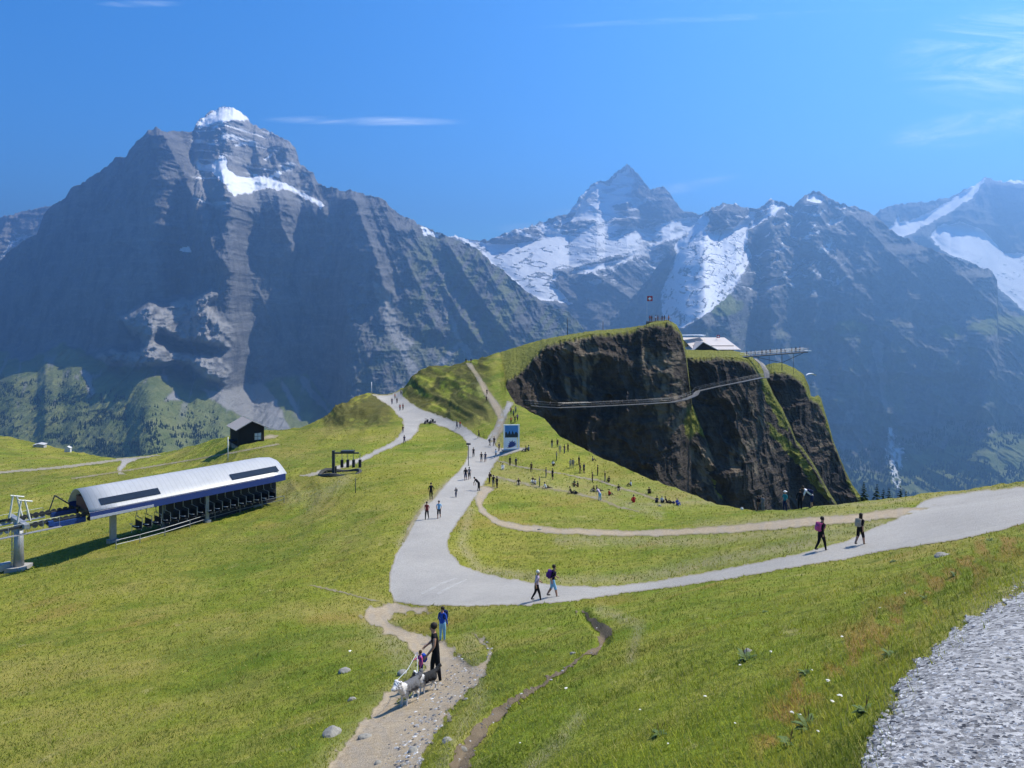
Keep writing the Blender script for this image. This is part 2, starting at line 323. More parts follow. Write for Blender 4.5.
cols = np.clip(np.stack([rust, bare, dark], -1).reshape(-1, 3), 0, 1)
g = N('alpine_turf', .95, .1)
c, r_, b_, d_ = g.attr()
n1 = g.noise(.035, 5, .6); n2 = g.noise(.35, 6, .65); n3 = g.noise(2.2, 6, .7); n4 = g.noise(14, 4, .7)
base = g.mix(g.ramp(n1, [(.38, 0.), (.62, 1.)]), (.138, .190, .014), (.222, .222, .026))
base = g.mix(g.math('MULTIPLY', g.ramp(n2, [(.4, 0.), (.68, 1.)]), .75), base, (.29, .25, .055))
base = g.mix(g.math('MULTIPLY', g.ramp(n3, [(.35, 1.), (.52, 0.)]), .75), base, (.060, .088, .012))
base = g.mix(g.math('MULTIPLY', g.ramp(n4, [(.48, 0.), (.7, 1.)]), .5), base, (.30, .30, .07))
base = g.mix(g.math('MULTIPLY', g.ramp(g.noise(.09, 5, .65), [(.5, 0.), (.66, 1.)]), .5), base, (.30, .245, .075)); base = g.mix(g.math('MULTIPLY', g.ramp(g.noise(.06, 6, .7, g.mapping((1, 1.7, 1))), [(.52, 0.), (.62, 1.)]), .65), base, (.085, .135, .012)); base = g.mix(g.math('MULTIPLY', g.ramp(g.noise(.7, 5, .75), [(.60, 0.), (.70, 1.)]), .6), base, (.045, .06, .012)); base = g.mix(g.math('MULTIPLY', g.ramp(g.noise(.45, 4, .7, g.mapping((1.3, 1, 1))), [(.62, 0.), (.72, 1.)]), .6), base, (.36, .31, .13))
base = g.mix(g.math('MULTIPLY', r_, .9), base, (.25, .165, .045))
base = g.mix(b_, base, (.30, .255, .15))
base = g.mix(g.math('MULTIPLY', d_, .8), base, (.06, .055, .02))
g.color(base)
g.bump(g.math('ADD', g.math('MULTIPLY', n3, 1.2), g.math('MULTIPLY', n4, .35)), .22, .8)
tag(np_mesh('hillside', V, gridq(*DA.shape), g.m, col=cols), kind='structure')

# table: picture column, row -> distance of the slope
TX = np.arange(-180, 1300, 1.0); TY = np.arange(340, 900, .7)
TD = np.full((len(TY), len(TX)), np.nan)
for j, x in enumerate(TX):
    f = np.interp(x, COLS, np.arange(len(COLS))); i0 = int(f); fr = f-i0
    p = PYG[:, i0]*(1-fr)+PYG[:, i0+1]*fr; dd = DG[:, i0]*(1-fr)+DG[:, i0+1]*fr
    env = np.minimum.accumulate(p)                      # lowest row hidden by what stands in front
    vis = np.concatenate([[True], p[1:] < env[:-1]])
    pv = p[vis][::-1]; dv = dd[vis][::-1]
    TD[:, j] = np.interp(TY, pv, dv, left=np.nan)
def dist(px, py):
    px = np.asarray(px, float); py = np.asarray(py, float)
    fx = np.clip((px-TX[0]), 0, len(TX)-1.001); fy = np.clip((py-TY[0])/.7, 0, len(TY)-1.001)
    i = fy.astype(int); j = fx.astype(int); a = fy-i; b = fx-j
    r = (TD[i, j]*(1-a)+TD[i+1, j]*a)*(1-b)+(TD[i, j+1]*(1-a)+TD[i+1, j+1]*a)*b
    return r
def ground(px, py):
    d = float(dist(px, py)); k = py
    while not d == d and k < py+14: k += 1; d = float(dist(px, k))
    return U(px, py if k == py else k, d)
_lr = np.arange(NR)
def height(x, y):      # ground height at a world point
    px = CX+F*x/y; f = min(max(np.interp(px, COLS, np.arange(len(COLS))), 0), len(COLS)-1.01); i0 = int(f); fr = f-i0
    dcol = DA[:, i0]*(1-fr)+DA[:, i0+1]*fr; z = ZA[:, i0]*(1-fr)+ZA[:, i0+1]*fr
    return float(np.interp(y, dcol, z))
# paths: each a sheet draped on the slope
def drape(name, key, mat, off=.02, x0=0, x1=1024, y0=340, y1=899, step=.62):
    poly = PATHS[key]; xs = [p[0] for p in poly]; ys = [p[1] for p in poly]
    gx = np.arange(max(min(xs)-3, -170), min(max(xs)+3, 1290), step); gy = np.arange(max(min(ys)-3, 342), min(max(ys)+3, 898), step)
    PX, PY = np.meshgrid(gx, gy); D = dist(PX, PY); M = path_mask(PX, PY, key) & ~np.isnan(D)
    o = .010+.00022*np.nan_to_num(D)
    X = (PX-CX)/F*D; Z = -(PY-HY)/F*D+o
    nr, nc = PX.shape
    ok = M[:-1, :-1] & M[1:, :-1] & M[1:, 1:] & M[:-1, 1:]
    dmax = np.maximum.reduce([D[:-1, :-1], D[1:, :-1], D[1:, 1:], D[:-1, 1:]]); dmin = np.minimum.reduce([D[:-1, :-1], D[1:, :-1], D[1:, 1:], D[:-1, 1:]])
    ok &= (dmax-dmin) < .12*dmin
    q = gridq(nr, nc, ok.ravel()); used = np.unique(q); mp = np.zeros(nr*nc, int); mp[used] = np.arange(len(used))
    Vv = np.stack([X, D, Z], -1).reshape(-1, 3)[used]
    mk = np.clip(fbm(PX/6, PY/6, 3, 71)*.5+.5, 0, 1).reshape(-1)[used]
    ed = blur(blur(M.astype(float), 4, 0), 5, 1); ed = np.clip((1-ed)*2, 0, 1).reshape(-1)[used]
    return tag(np_mesh(name, Vv, mp[q], mat, col=np.stack([mk, ed, mk], -1)), kind='structure')
a = N('pale_gravel_road', .9, .2)
n1 = a.noise(.25, 5, .6); n2 = a.noise(3, 5, .7); n3 = a.noise(30, 3, .7)
cc = a.mix(n1, (.235, .222, .20), (.325, .31, .284)); cc = a.mix(a.math('MULTIPLY', a.ramp(n2, [(.35, 1.), (.6, 0.)]), .35), cc, (.22, .20, .17)); cc = a.mix(a.math('MULTIPLY', n3, .4), cc, (.40, .385, .36))
cx_, m1_, e1_, _ = a.attr(); cc = a.mix(a.math('MULTIPLY', a.ramp(a.noise(.12, 6, .7), [(.42, 0.), (.62, 1.)]), .75), cc, (.37, .35, .315)); cc = a.mix(a.math('MULTIPLY', a.ramp(a.math('MULTIPLY', e1_, a.math('ADD', n2, .35)), [(.25, 0.), (.6, 1.)]), .75), cc, (.24, .21, .13)); cc = a.mix(a.math('MULTIPLY', a.ramp(a.noise(9, 3, .7), [(.55, 0.), (.66, 1.)]), .4), cc, (.13, .125, .12))
a.color(cc).bump(a.math('ADD', n2, n3), .04, .7); M_ROAD = a.m
a = N('trodden_earth', .95, .1)
n1 = a.noise(.6, 5, .6); n2 = a.noise(5, 5, .7); n3 = a.noise(25, 3, .7)
cc = a.mix(n1, (.30, .235, .15), (.42, .345, .245)); cc = a.mix(a.math('MULTIPLY', a.ramp(n2, [(.38, 1.), (.55, 0.)]), .55), cc, (.20, .15, .09)); cc = a.mix(a.math('MULTIPLY', a.ramp(n3, [(.55, 0.), (.7, 1.)]), .5), cc, (.55, .5, .44))
cx_, m1_, e1_, _ = a.attr(); cc = a.mix(a.math('MULTIPLY', a.ramp(a.math('MULTIPLY', e1_, a.math('ADD', n2, .4)), [(.2, 0.), (.65, 1.)]), .7), cc, (.16, .15, .06)); cc = a.mix(a.math('MULTIPLY', a.ramp(m1_, [(.45, 0.), (.65, 1.)]), .4), cc, (.28, .25, .21))
a.color(cc).bump(a.math('ADD', n2, n3), .05, .7); M_EARTH = a.m
a = N('dark_eroded_soil', .95, .1)
n2 = a.noise(4, 5, .7); n3 = a.noise(20, 3, .7)
a.color(a.mix(n2, (.06, .045, .03), (.24, .19, .13))).bump(n3, .06, .8); M_SOIL = a.m
a = N('crushed_stone', .85, .3)
v1 = a.voro(34, None, 'F1', 'Color'); vd = a.noise(38, 5, .8); v2 = a.voro(75, None, 'F1', 'Color'); n1 = a.noise(1.2, 4, .6)
sp = a.n.new('ShaderNodeSeparateColor'); a.l.new(v1, sp.inputs[0]); sp2 = a.n.new('ShaderNodeSeparateColor'); a.l.new(v2, sp2.inputs[0])
cc = a.ramp(sp.outputs[0], [(0., (.06, .06, .066)), (.3, (.20, .20, .212)), (.65, (.34, .34, .345)), (1., (.56, .555, .55))])
cc = a.mix(.35, cc, a.ramp(sp2.outputs[0], [(0., .04), (1., .34)])); cc = a.mix(a.math('MULTIPLY', n1, .25), cc, (.26, .245, .22))
a.color(cc).bump(vd, .012, .6); M_GRAV = a.m
drape('road', 'asphalt', M_ROAD, .05); drape('gravel_path', 'camera_path', M_GRAV, .012, step=1.0)
drape('stepped_footpath', 'stair', M_EARTH, .06)
for nm in ('trail', 'upper_trail', 'picnic_trail', 'dirt_edge', 'thin_track', 'line_track', 'hut_yard'): drape('footpath', nm, M_EARTH, .05)
drape('road_marking', 'marking_a', plain('faded_paint', (.52, .51, .48), .8), .03, step=.4); drape('road_marking', 'marking_b', MATS['faded_paint'], .03, step=.4)
drape('field_road', 'left_road', M_ROAD, .08); drape('dirt_track', 'dirt', M_EARTH, .02); drape('erosion_gully', 'rut', M_SOIL, .02)
# ------------------------------------------------------------------ far relief: real distance, slope and thickness
def relief(name, x0, x1, step, top, bot, nrow, dtop, gfun, disp, masks, mat, back=(300, 900, 2000), rise=0, blurx=8, jag=1.3, kind='structure', seed=0, dbl=7, backdrop=.8):
    px = np.arange(x0, x1, step); tp = top(px); jg = jag*fbm(px/4., px*0+seed, 4, seed+3, .65)*2; bt = bot(px)+0*px
    t = np.linspace(0, 1, nrow)[:, None]; PY = tp[None]*(1-t)+bt[None]*t; PX = np.broadcast_to(px[None], PY.shape)
    G = gfun(PX, PY); G = blur(blur(G, blurx, 1), 2, 0)
    D = np.zeros(PY.shape); D[0] = dtop(px)
    for i in range(1, nrow):
        dpy = PY[i]-PY[i-1]; d = D[i-1]
        dz = -d*dpy/F/np.maximum(.25, 1+(PY[i]-HY)*G[i]/F)
        D[i] = d+G[i]*dz
    D = blur(blur(D, dbl, 1), dbl, 1)
    X = (PX-CX)/F*D; Z = -(PY-HY)/F*D
    D = D+disp(PX, PY, X, Z, D)
    PY = PY+jg[None]*np.exp(-(PY-tp[None])/5.)
    X = (PX-CX)/F*D; Z = -(PY-HY)/F*D
    C = masks(PX, PY, X, Z, D) if masks else None
    Vs = [np.stack([X, D, Z], -1)]
    for b in back:                                     # the far side of the mountain
        Db = D[0]+b; Vs.insert(0, np.stack([(px-CX)/F*Db, Db, Z[0]-b*backdrop-rise], -1)[None])
    V = np.concatenate(Vs); nr = V.shape[0]
    if C is not None: C = np.concatenate([np.repeat(C[:1], len(back), 0), C]).reshape(-1, 3)
    ob = np_mesh(name, V.reshape(-1, 3), gridq(nr, len(px)), mat, col=C)
    tag(ob, kind=kind); return ob, PX, PY, D
def pmask(PX, PY, polys, warp=2., s=6., seed=0, soft=1):
    wx = PX+warp*fbm(PX/s, PY/s, 4, seed+11); wy = PY+warp*fbm(PX/s+40, PY/s+40, 4, seed+12)
    m = np.zeros(PX.shape, bool)
    for p in polys: m |= inpoly(wx, wy, p)
    m = m.astype(float)
    return blur(blur(m, soft, 0), soft, 1) if soft else m
def spurs(PX, PY, lst):
    out = np.zeros(PX.shape)
    for pts, A, wl, wr in lst:
        ys = np.array([p[1] for p in pts], float); xs = np.array([p[0] for p in pts], float)
        cx = np.interp(PY, ys, xs)+1.5*fbm(PY/7, PY*0+A, 3, 5)
        s = np.where(PX < cx, np.clip(1-(cx-PX)/wl, 0, 1), np.clip(1-(PX-cx)/wr, 0, 1))
        s = s*smooth(ys[0]-3, ys[0]+8, PY)*smooth(ys[-1]+5, ys[-1]-12, PY)
        out += A*s
    return -out
def smask(PX, PY, polys, soft=4):
    m = np.zeros(PX.shape, bool)
    for p in polys: m |= inpoly(PX, PY, p)
    m = m.astype(float); return blur(blur(blur(blur(m, soft, 0), soft, 1), soft, 0), soft, 1)
def T1(l): return [(x/2.994, 80+y/2.994) for x, y in l]
def T2(l): return [(342+x/2.994, 120+y/2.994) for x, y in l]
def T3(l): return [(684+x/3., 120+y/3.) for x, y in l]
def rock_mat(name, rockA, rockB, greenA=(.10, .13, .035), greenB=(.19, .205, .075), sc_=1., bumpd=18):
    k = N(name, .95, .1); c, sn, gr, pl = k.attr()
    v = k.mapping((1., 1., 2.6)); n1 = k.noise(.0022*sc_, 8, .65, v); n2 = k.noise(.012*sc_, 7, .7, k.mapping((1, 1, .35))); n3 = k.noise(.05*sc_, 5, .7)
    n4 = k.noise(.01*sc_, 6, .7, k.mapping((.35, .35, 2.8)))
    col = k.mix(n1, rockA, rockB)
    col = k.mix(k.math('MULTIPLY', k.ramp(n2, [(.36, 1.), (.56, 0.)]), .65), col, tuple(x*.42 for x in rockA))
    col = k.mix(k.math('MULTIPLY', k.ramp(n4, [(.52, 0.), (.66, 1.)]), .28), col, tuple(min(1, x*1.6) for x in rockB))
    col = k.mix(k.math('MULTIPLY', k.ramp(n3, [(.5, 0.), (.7, 1.)]), .3), col, tuple(min(1, x*1.9) for x in rockB))
    col = k.mix(k.math('MULTIPLY', pl, .85), col, (.33, .32, .305))
    grn = k.mix(k.ramp(k.noise(.006*sc_, 6, .7), [(.38, 0.), (.6, 1.)]), greenA, greenB)
    col = k.mix(gr, col, grn)
    col = k.mix(sn, col, (.86, .88, .92))
    k.color(col); k.bump(k.math('MULTIPLY', k.math('ADD', k.math('ADD', n2, n4), k.math('MULTIPLY', n3, .6)), k.math('SUBTRACT', 1., k.math('MULTIPLY', sn, .88))), bumpd, .75); return k.m

# left massif -------------------------------------------------------
top1 = curve([(-200, 300), (-60, 285), (0, 260), (13, 247), (37, 233), (45, 212), (53, 204), (63, 200), (72, 188), (100, 172), (115, 158), (127, 156), (130, 148), (148, 130), (155, 127), (167, 132), (173, 130), (193, 132), (197, 122), (208, 113), (222, 107), (233, 107), (245, 115), (253, 125), (267, 130), (287, 140), (295, 148), (300, 163), (313, 173), (318, 184), (341, 190), (359, 192), (370, 195), (384, 200), (390, 208), (405, 217), (414, 220), (420, 226), (442, 233), (452, 238), (475, 247), (485, 257), (515, 280), (529, 293), (542, 302), (569, 312), (600, 345), (660, 400)])
GREEN1 = [(-220, 345), (0, 347), (20, 362), (40, 354), (63, 343), (77, 350), (92, 358), (110, 367), (150, 369), (187, 367), (205, 384), (222, 392), (240, 392), (262, 385), (282, 377), (296, 375), (307, 373), (316, 384), (333, 408), (345, 420), (345, 520), (-220, 520)]
GREENG = [(-220, 350), (0, 352), (40, 356), (100, 362), (187, 369)]+GREEN1[10:]
SNOW1 = [T1(l) for l in ([(585, 140), (600, 120), (630, 100), (665, 80), (700, 80), (735, 103), (745, 118), (720, 125), (690, 118), (668, 132), (650, 128), (625, 140)],
   [(610, 255), (640, 250), (660, 225), (680, 235), (682, 262), (720, 290), (750, 292), (770, 282), (800, 290), (850, 305), (900, 330), (940, 350), (970, 372), (962, 386), (935, 368), (905, 350), (875, 335), (850, 322), (830, 332), (800, 322), (760, 335), (700, 348), (672, 315), (640, 280)],
   [(800, 290), (830, 275), (846, 278), (835, 290), (812, 295)], [(540, 505), (570, 495), (572, 518), (540, 515)], [(700, 190), (740, 185), (742, 192), (705, 198)], [(790, 235), (812, 218), (820, 224), (800, 240)])]
SNOW1.append([(419, 228), (424, 227), (442, 235), (438, 238), (424, 235)])
KNOB = [(120, 318), (150, 303), (165, 306), (178, 298), (193, 300), (205, 292), (212, 289), (217, 296), (206, 306), (225, 322), (238, 333), (232, 342), (222, 336), (236, 352), (225, 348), (210, 345), (180, 343), (160, 332), (150, 345), (140, 338), (128, 328)]
LEDGE = [(95, 358), (110, 349), (130, 352), (150, 340), (170, 350), (195, 353), (220, 358), (232, 370), (225, 385), (205, 378), (190, 366), (150, 367), (112, 366)]
SCREE = [[(222, 392), (240, 385), (262, 384), (275, 395), (285, 418), (290, 430), (270, 430), (240, 415), (215, 402), (200, 388)], [(385, 290), (392, 296), (400, 330), (415, 345), (405, 350), (420, 370), (428, 372), (412, 378), (398, 352), (388, 330), (378, 300), (372, 280)],
         [(428, 372), (455, 345), (462, 340), (445, 365), (440, 380), (425, 385)], [(164, 368), (168, 384), (180, 400), (165, 402), (172, 390), (161, 375)], [(80, 370), (92, 372), (94, 395), (88, 398), (86, 380)], [(283, 380), (292, 395), (302, 420), (298, 420), (288, 400), (280, 385)], [(303, 374), (315, 392), (333, 412), (328, 413), (310, 395), (299, 378)], [(452, 308), (458, 330), (474, 360), (468, 360), (454, 335), (448, 315)]]
def g1(PX, PY):
    g = .34-.07*smooth(215, 240, PX)*smooth(360, 330, PX)*smooth(190, 220, PY)
    g = np.where((PX > 188) & (PY < 200+.1*(PX-190)), .72, g)
    g = np.where((PX > 340) & (PY > 215), .58, g)
    g = np.maximum(g, 1.6*smask(PX, PY, SNOW1[:2], 3))
    gr = smask(PX, PY, [GREENG], 7)
    g = g*(1-gr)+gr*np.where(PX < 205, np.interp(PY, [345, 378, 392, 440, 520], [4.6, 4.4, 2.2, 2.4, 2.6]), np.interp(PY, [365, 440, 520], [2., 2.4, 2.6]))
    k = pmask(PX, PY, [KNOB, LEDGE], 3, 8, 4, 1); g = np.maximum(g, k*.95)
    g = np.maximum(g, .95*pmask(PX, PY, SCREE, 2, 8, 5, 1)*(PX > 350))
    return g
SP1 = [([(158, 128), (172, 150), (186, 180), (197, 212), (212, 245), (226, 272)], 190, 60, 16), ([(198, 175), (206, 205), (210, 230)], 60, 10, 7), ([(277, 190), (282, 225), (292, 245), (288, 262)], 120, 18, 18), ([(322, 200), (326, 240), (322, 290)], 120, 26, 14),
       ([(352, 193), (366, 230), (380, 270), (388, 300)], 170, 30, 14), ([(384, 200), (398, 240), (420, 290), (440, 340)], 150, 24, 20), ([(412, 222), (430, 260), (452, 300), (480, 345)], 130, 22, 18), ([(445, 238), (465, 275), (490, 310), (520, 350)], 120, 22, 16), ([(478, 252), (500, 290), (530, 340)], 110, 20, 16),
       ([(205, 290), (214, 320), (236, 345), (240, 352)], 60, 22, 12), ([(150, 303), (152, 330), (148, 345)], 45, 14, 12), ([(222, 112), (214, 135), (215, 150)], 60, 12, 16), ([(252, 125), (256, 150), (262, 170)], 90, 18, 12), ([(282, 140), (288, 165)], 70, 14, 10), ([(296, 372), (303, 395), (315, 415)], 60, 18, 20), ([(60, 343), (80, 370), (90, 400)], 60, 40, 30)]
def disp1(PX, PY, X, Z, D):
    gr = pmask(PX, PY, [GREEN1], 4, 12, 3, 3); k = 1-.8*gr
    n = ridged(X/420+Z/900, Z/1100, 5, 50)*120+ridged(X/110-Z/300, Z/170, 4, 54)*55+ridged(X/500+Z/700, Z/75+X/300, 3, 58)*6+ridged(X/40, Z/34, 3, 59)*16
    m = ridged(X/180, Z/500, 4, 60)*60+fbm(X/700, Z/400, 3, 61)*120
    kn = pmask(PX, PY, [KNOB, LEDGE], 3, 8, 4, 1); kb = blur(blur(kn, 5, 0), 5, 1)
    k = k*(.4+.6*smooth(130, 230, PX+.3*(270-PY)))*(1-.45*smooth(228, 245, PX)*smooth(350, 330, PX)*smooth(210, 240, PY))
    return spurs(PX, PY, SP1)*.8-n*k-m*gr*1.0-gr*(ridged(X/330-Z/500, Z/700, 5, 64)*85+ridged(X/70, D/160, 4, 65)*26)-ridged(X/60, Z/60, 4, 63)*70*kn-kb*300*smooth(238, 195, PX)
def m1(PX, PY, X, Z, D):
    sn = pmask(PX, PY, SNOW1, 2.2, 5, 1, 0)
    # snow dust caught on the ledges of the upper pyramid
    up = smooth(188, 200, PX)*smooth(325, 300, PX)*smooth(215, 190, PY)
    led = smooth(.50, .66, ridged(X/300+Z/500, Z/55+X/400, 4, 70))*up
    sn = np.maximum(sn, .75*led*smooth(.30, .50, .5+.5*fbm(X/200, Z/160, 4, 71)))
    gr = pmask(PX, PY, [GREEN1], 5, 9, 3, 1)*smooth(.20, .35, .5+.5*fbm(PX/9, PY/7, 4, 72)+.012*(PY-350))
    side = smooth(385, 430, PX)*smooth(215, 260, PY)*smooth(.42, .62, .5+.5*fbm(PX/5+PY/7, PY/22, 4, 73))*.62
    side = np.maximum(side, smooth(350, 370, PX)*smooth(320, 350, PY)*smooth(.4, .6, .5+.5*fbm(PX/9, PY/9, 4, 75))*.4)
    gr = np.maximum(gr, side)
    pl = np.maximum(pmask(PX, PY, [KNOB, LEDGE], 4, 7, 4, 1)*smooth(.3, .5, .5+.5*fbm(PX/6, PY/5, 4, 76)), pmask(PX, PY, SCREE, 3, 7, 5, 1)*.9)
    scr = smooth(.66, .78, ridged(PX/14+PY/60, PY/50, 4, 78))*smooth(345, 360, PY)*smooth(430, 400, PY)*.8; pl = np.maximum(pl, scr*gr); gr = gr*(1-scr*.8); pl = np.maximum(pl, .7*up); gr = gr*(1-pmask(PX, PY, SCREE, 3, 7, 5, 1))
    return np.stack([sn, gr, pl], -1)
MR1 = rock_mat('limestone_wall', (.095, .10, .108), (.21, .205, .20))
d1 = curve([(-200, 5500), (0, 5150), (100, 4900), (150, 4880), (165, 4930), (185, 5200), (215, 5520), (245, 5560), (300, 5480), (345, 5200), (400, 5200), (450, 5300), (520, 5250), (660, 5300)])
_, W_PX, W_PY, W_D = relief('mountain', -190, 640, .85, top1, curve([(-200, 500), (200, 500), (640, 505)]), 430, d1, g1, disp1, m1, MR1, seed=1, back=(250, 700, 1500))

# distant ridge at the left edge
tl = curve([(-260, 225), (-100, 214), (0, 218), (15, 214), (30, 210), (45, 207), (60, 204), (110, 215)])
def gl(PX, PY): return np.full(PX.shape, .75)
relief('mountain', -260, 100, 1.2, tl, curve([(-260, 330), (100, 330)]), 110, curve([(-260, 8200), (100, 8000)]), gl, lambda PX, PY, X, Z, D: -ridged(X/500, Z/500, 5, 80)*260-ridged(X/600, Z/60, 3, 81)*40,
       lambda PX, PY, X, Z, D: np.stack([.8*smooth(.66, .74, ridged(X/300, Z/120, 4, 83))*smooth(225, 240, PY), 0*PX, .3+0*PX], -1), MR1, seed=2)

# the high peak and the glacier basin -------------------------------
top2 = curve([(400, 250), (440, 240), (452, 235), (465, 238), (480, 241), (494, 238), (512, 230), (529, 227), (549, 220), (560, 216), (569, 213), (580, 197), (589, 187), (597, 180), (605, 182), (613, 175), (619, 170), (627, 165), (635, 170), (645, 183), (652, 190), (662, 185), (670, 192), (675, 202), (683, 210), (697, 213), (717, 214), (760, 222), (800, 240)])
SNOW2 = [T2(l) for l in ([(325, 343), (340, 340), (400, 362), (455, 372), (480, 380), (560, 375), (650, 350), (700, 335), (760, 305), (800, 283), (830, 280), (800, 310), (740, 345), (800, 352), (860, 335), (920, 322), (1024, 293), (1090, 285), (1090, 330), (1010, 335), (930, 355), (860, 378), (800, 392), (740, 420), (680, 425), (620, 432), (600, 440), (650, 460), (640, 480), (600, 480), (620, 500), (655, 520), (680, 550), (640, 545), (590, 530), (550, 520), (530, 500), (500, 470), (470, 450), (440, 425), (415, 395), (380, 370)],
   [(650, 322), (660, 298), (700, 285), (740, 262), (765, 240), (790, 205), (830, 165), (850, 150), (870, 168), (862, 200), (830, 225), (790, 245), (770, 262), (720, 275), (690, 295)], [(560, 320), (600, 305), (650, 298), (640, 305), (600, 318)], [(690, 300), (735, 215), (765, 185), (800, 195), (830, 150), (858, 140), (880, 165), (868, 215), (890, 235), (850, 245), (800, 262), (860, 290), (800, 300), (740, 300)], [(860, 262), (880, 245), (915, 236), (910, 248), (880, 262)],
   [(720, 385), (735, 370), (790, 345), (770, 360), (745, 385), (725, 390)], [(680, 465), (700, 445), (760, 430), (830, 420), (870, 400), (920, 380), (900, 395), (850, 425), (780, 445), (720, 460)], [(540, 505), (600, 520), (600, 535), (560, 530)],
   [(950, 545), (1024, 520), (1090, 500), (1090, 560), (1010, 570), (970, 580)], [(560, 318), (650, 342), (740, 340), (800, 305), (900, 322), (1024, 292), (1090, 285), (1090, 340), (930, 372), (800, 410), (700, 440), (640, 445), (625, 480), (645, 500), (690, 552), (600, 540), (480, 450), (380, 365), (325, 342), (440, 372), (560, 360), (620, 335)], [(990, 470), (1060, 440), (1090, 450), (1040, 480)], [(960, 500), (1024, 490), (1060, 510), (1000, 520)])]
ROCK2 = [T2(l) for l in ([(655, 330), (650, 345), (590, 360), (520, 370), (470, 372), (450, 358), (510, 330), (560, 322), (620, 300), (650, 300)], [(725, 388), (760, 350), (800, 330), (850, 290), (930, 240), (960, 200), (1000, 230), (1020, 270), (950, 300), (880, 322), (830, 340), (780, 365)])]
def g2(PX, PY):
    g = np.full(PX.shape, .58)
    s = smask(PX, PY, [q for q in SNOW2 if min(v[1] for v in q) > 212], 8); g = g*(1-s)+s*1.7
    return g
SP2 = [([(627, 166), (640, 190), (642, 205), (600, 232)], 170, 26, 26), ([(662, 186), (640, 215), (600, 245), (570, 262)], 170, 18, 30), ([(597, 181), (590, 200), (578, 215)], 90, 14, 12), ([(700, 215), (690, 260), (660, 300)], 120, 30, 20)]
relief('mountain', 405, 800, .85, top2, curve([(400, 420), (800, 470)]), 330, curve([(400, 8200), (500, 8600), (627, 9300), (680, 8900), (800, 8500)]), g2,
       lambda PX, PY, X, Z, D: (spurs(PX, PY, SP2)*.8*(1-smask(PX, PY, SNOW2, 4))-ridged(X/600+Z/500, Z/700, 5, 90)*200-ridged(X/160-Z/240, Z/180, 4, 93)*65-ridged(X/60, Z/50, 3, 95)*22)*(1-.72*pmask(PX, PY, SNOW2, 1.5, 6, 0, 2)),
       lambda PX, PY, X, Z, D: np.stack([np.maximum(pmask(PX, PY, SNOW2, 2.0, 4, 1, 0)*(1-.8*smooth(.60, .70, ridged(PX/16+PY/9, PY/6-PX/30, 5, 96))*smooth(212, 228, PY))*(1-.55*smooth(.5, .62, .5+.5*fbm(PX/14+PY/20, PY/5, 4, 46))*smooth(560, 600, PX))*(1-pmask(PX, PY, ROCK2[:1], 2, 5, 2, 0)*.8), np.maximum(.85*smooth(.50, .62, ridged(X/260+Z/500, Z/120, 4, 97))*smooth(690, 620, PX)*smooth(280, 250, PY), .85*smooth(.60, .68, ridged(PX/22-PY/14, PY/7+PX/20, 4, 98))*smooth(560, 600, PX)*smooth(215, 228, PY)*smooth(300, 270, PY))), 0*PX, .1+0*PX], -1),
       rock_mat('high_alpine_rock', (.10, .103, .11), (.21, .205, .20), bumpd=26), seed=3, dbl=20)

# right massif --------------------------------------------------------
top3 = curve([(600, 330), (640, 290), (660, 262), (675, 245), (684, 236), (695, 225), (705, 212), (717, 205), (727, 203), (736, 204), (744, 207), (757, 209), (764, 205), (771, 198), (784, 203), (794, 206), (800, 199), (806, 195), (814, 191), (820, 192), (824, 194), (831, 200), (847, 205), (857, 206), (871, 213), (884, 223), (897, 235), (917, 243), (937, 252), (967, 262), (991, 270), (997, 281), (998, 300), (1004, 307), (1025, 317), (1060, 330), (1120, 350), (1300, 380)])
SNOW3 = [T3(l) for l in ([(-40, 296), (80, 280), (62, 335), (150, 322), (200, 295), (188, 370), (205, 410), (175, 465), (140, 520), (70, 580), (0, 620), (-60, 640), (-70, 520), (-20, 400), (-50, 340)], [(-40, 300), (0, 290), (80, 278), (75, 300), (70, 320), (20, 335), (-40, 360)], [(50, 340), (100, 338), (150, 320), (185, 300), (165, 340), (150, 355), (150, 375), (190, 378), (192, 400), (170, 430), (165, 460), (130, 490), (125, 520), (60, 560), (0, 600), (0, 560), (40, 500), (60, 450), (60, 420), (80, 395), (60, 360)],
   [(190, 330), (215, 300), (250, 270), (245, 258), (270, 240), (300, 250), (300, 260), (270, 285), (230, 310), (200, 328)], [(365, 240), (372, 222), (395, 218), (418, 232), (416, 246), (390, 248)], [(300, 270), (320, 265), (338, 278), (325, 285), (305, 280)], [(378, 285), (395, 262), (395, 272), (385, 284)], [(430, 315), (440, 298), (470, 290), (468, 305), (445, 318)],
   [(290, 355), (320, 355), (355, 385), (340, 380), (300, 375)], [(190, 505), (250, 480), (300, 480), (300, 490), (260, 505), (220, 510)], [(310, 470), (350, 440), (400, 412), (395, 422), (350, 458), (320, 475)], [(450, 258), (485, 255), (483, 268), (470, 265)], [(220, 435), (240, 440), (230, 455)], [(265, 310), (295, 302), (292, 312), (270, 316)], [(255, 425), (285, 408), (287, 415), (262, 432)])]
LOW3 = [(830, 470), (880, 470), (905, 455), (940, 450), (965, 440), (1024, 430), (1300, 400), (1300, 540), (800, 540)]
ALP3 = [T3(l) for l in ([(440, 630), (460, 610), (500, 595), (540, 610), (550, 630), (500, 635), (460, 640)], [(850, 620), (900, 590), (960, 580), (1024, 590), (1120, 600), (1120, 650), (1024, 640), (960, 640), (900, 650)], [(60, 560), (130, 520), (150, 530), (180, 550), (130, 600), (100, 590)], [(750, 620), (790, 620), (840, 650), (760, 640)])]
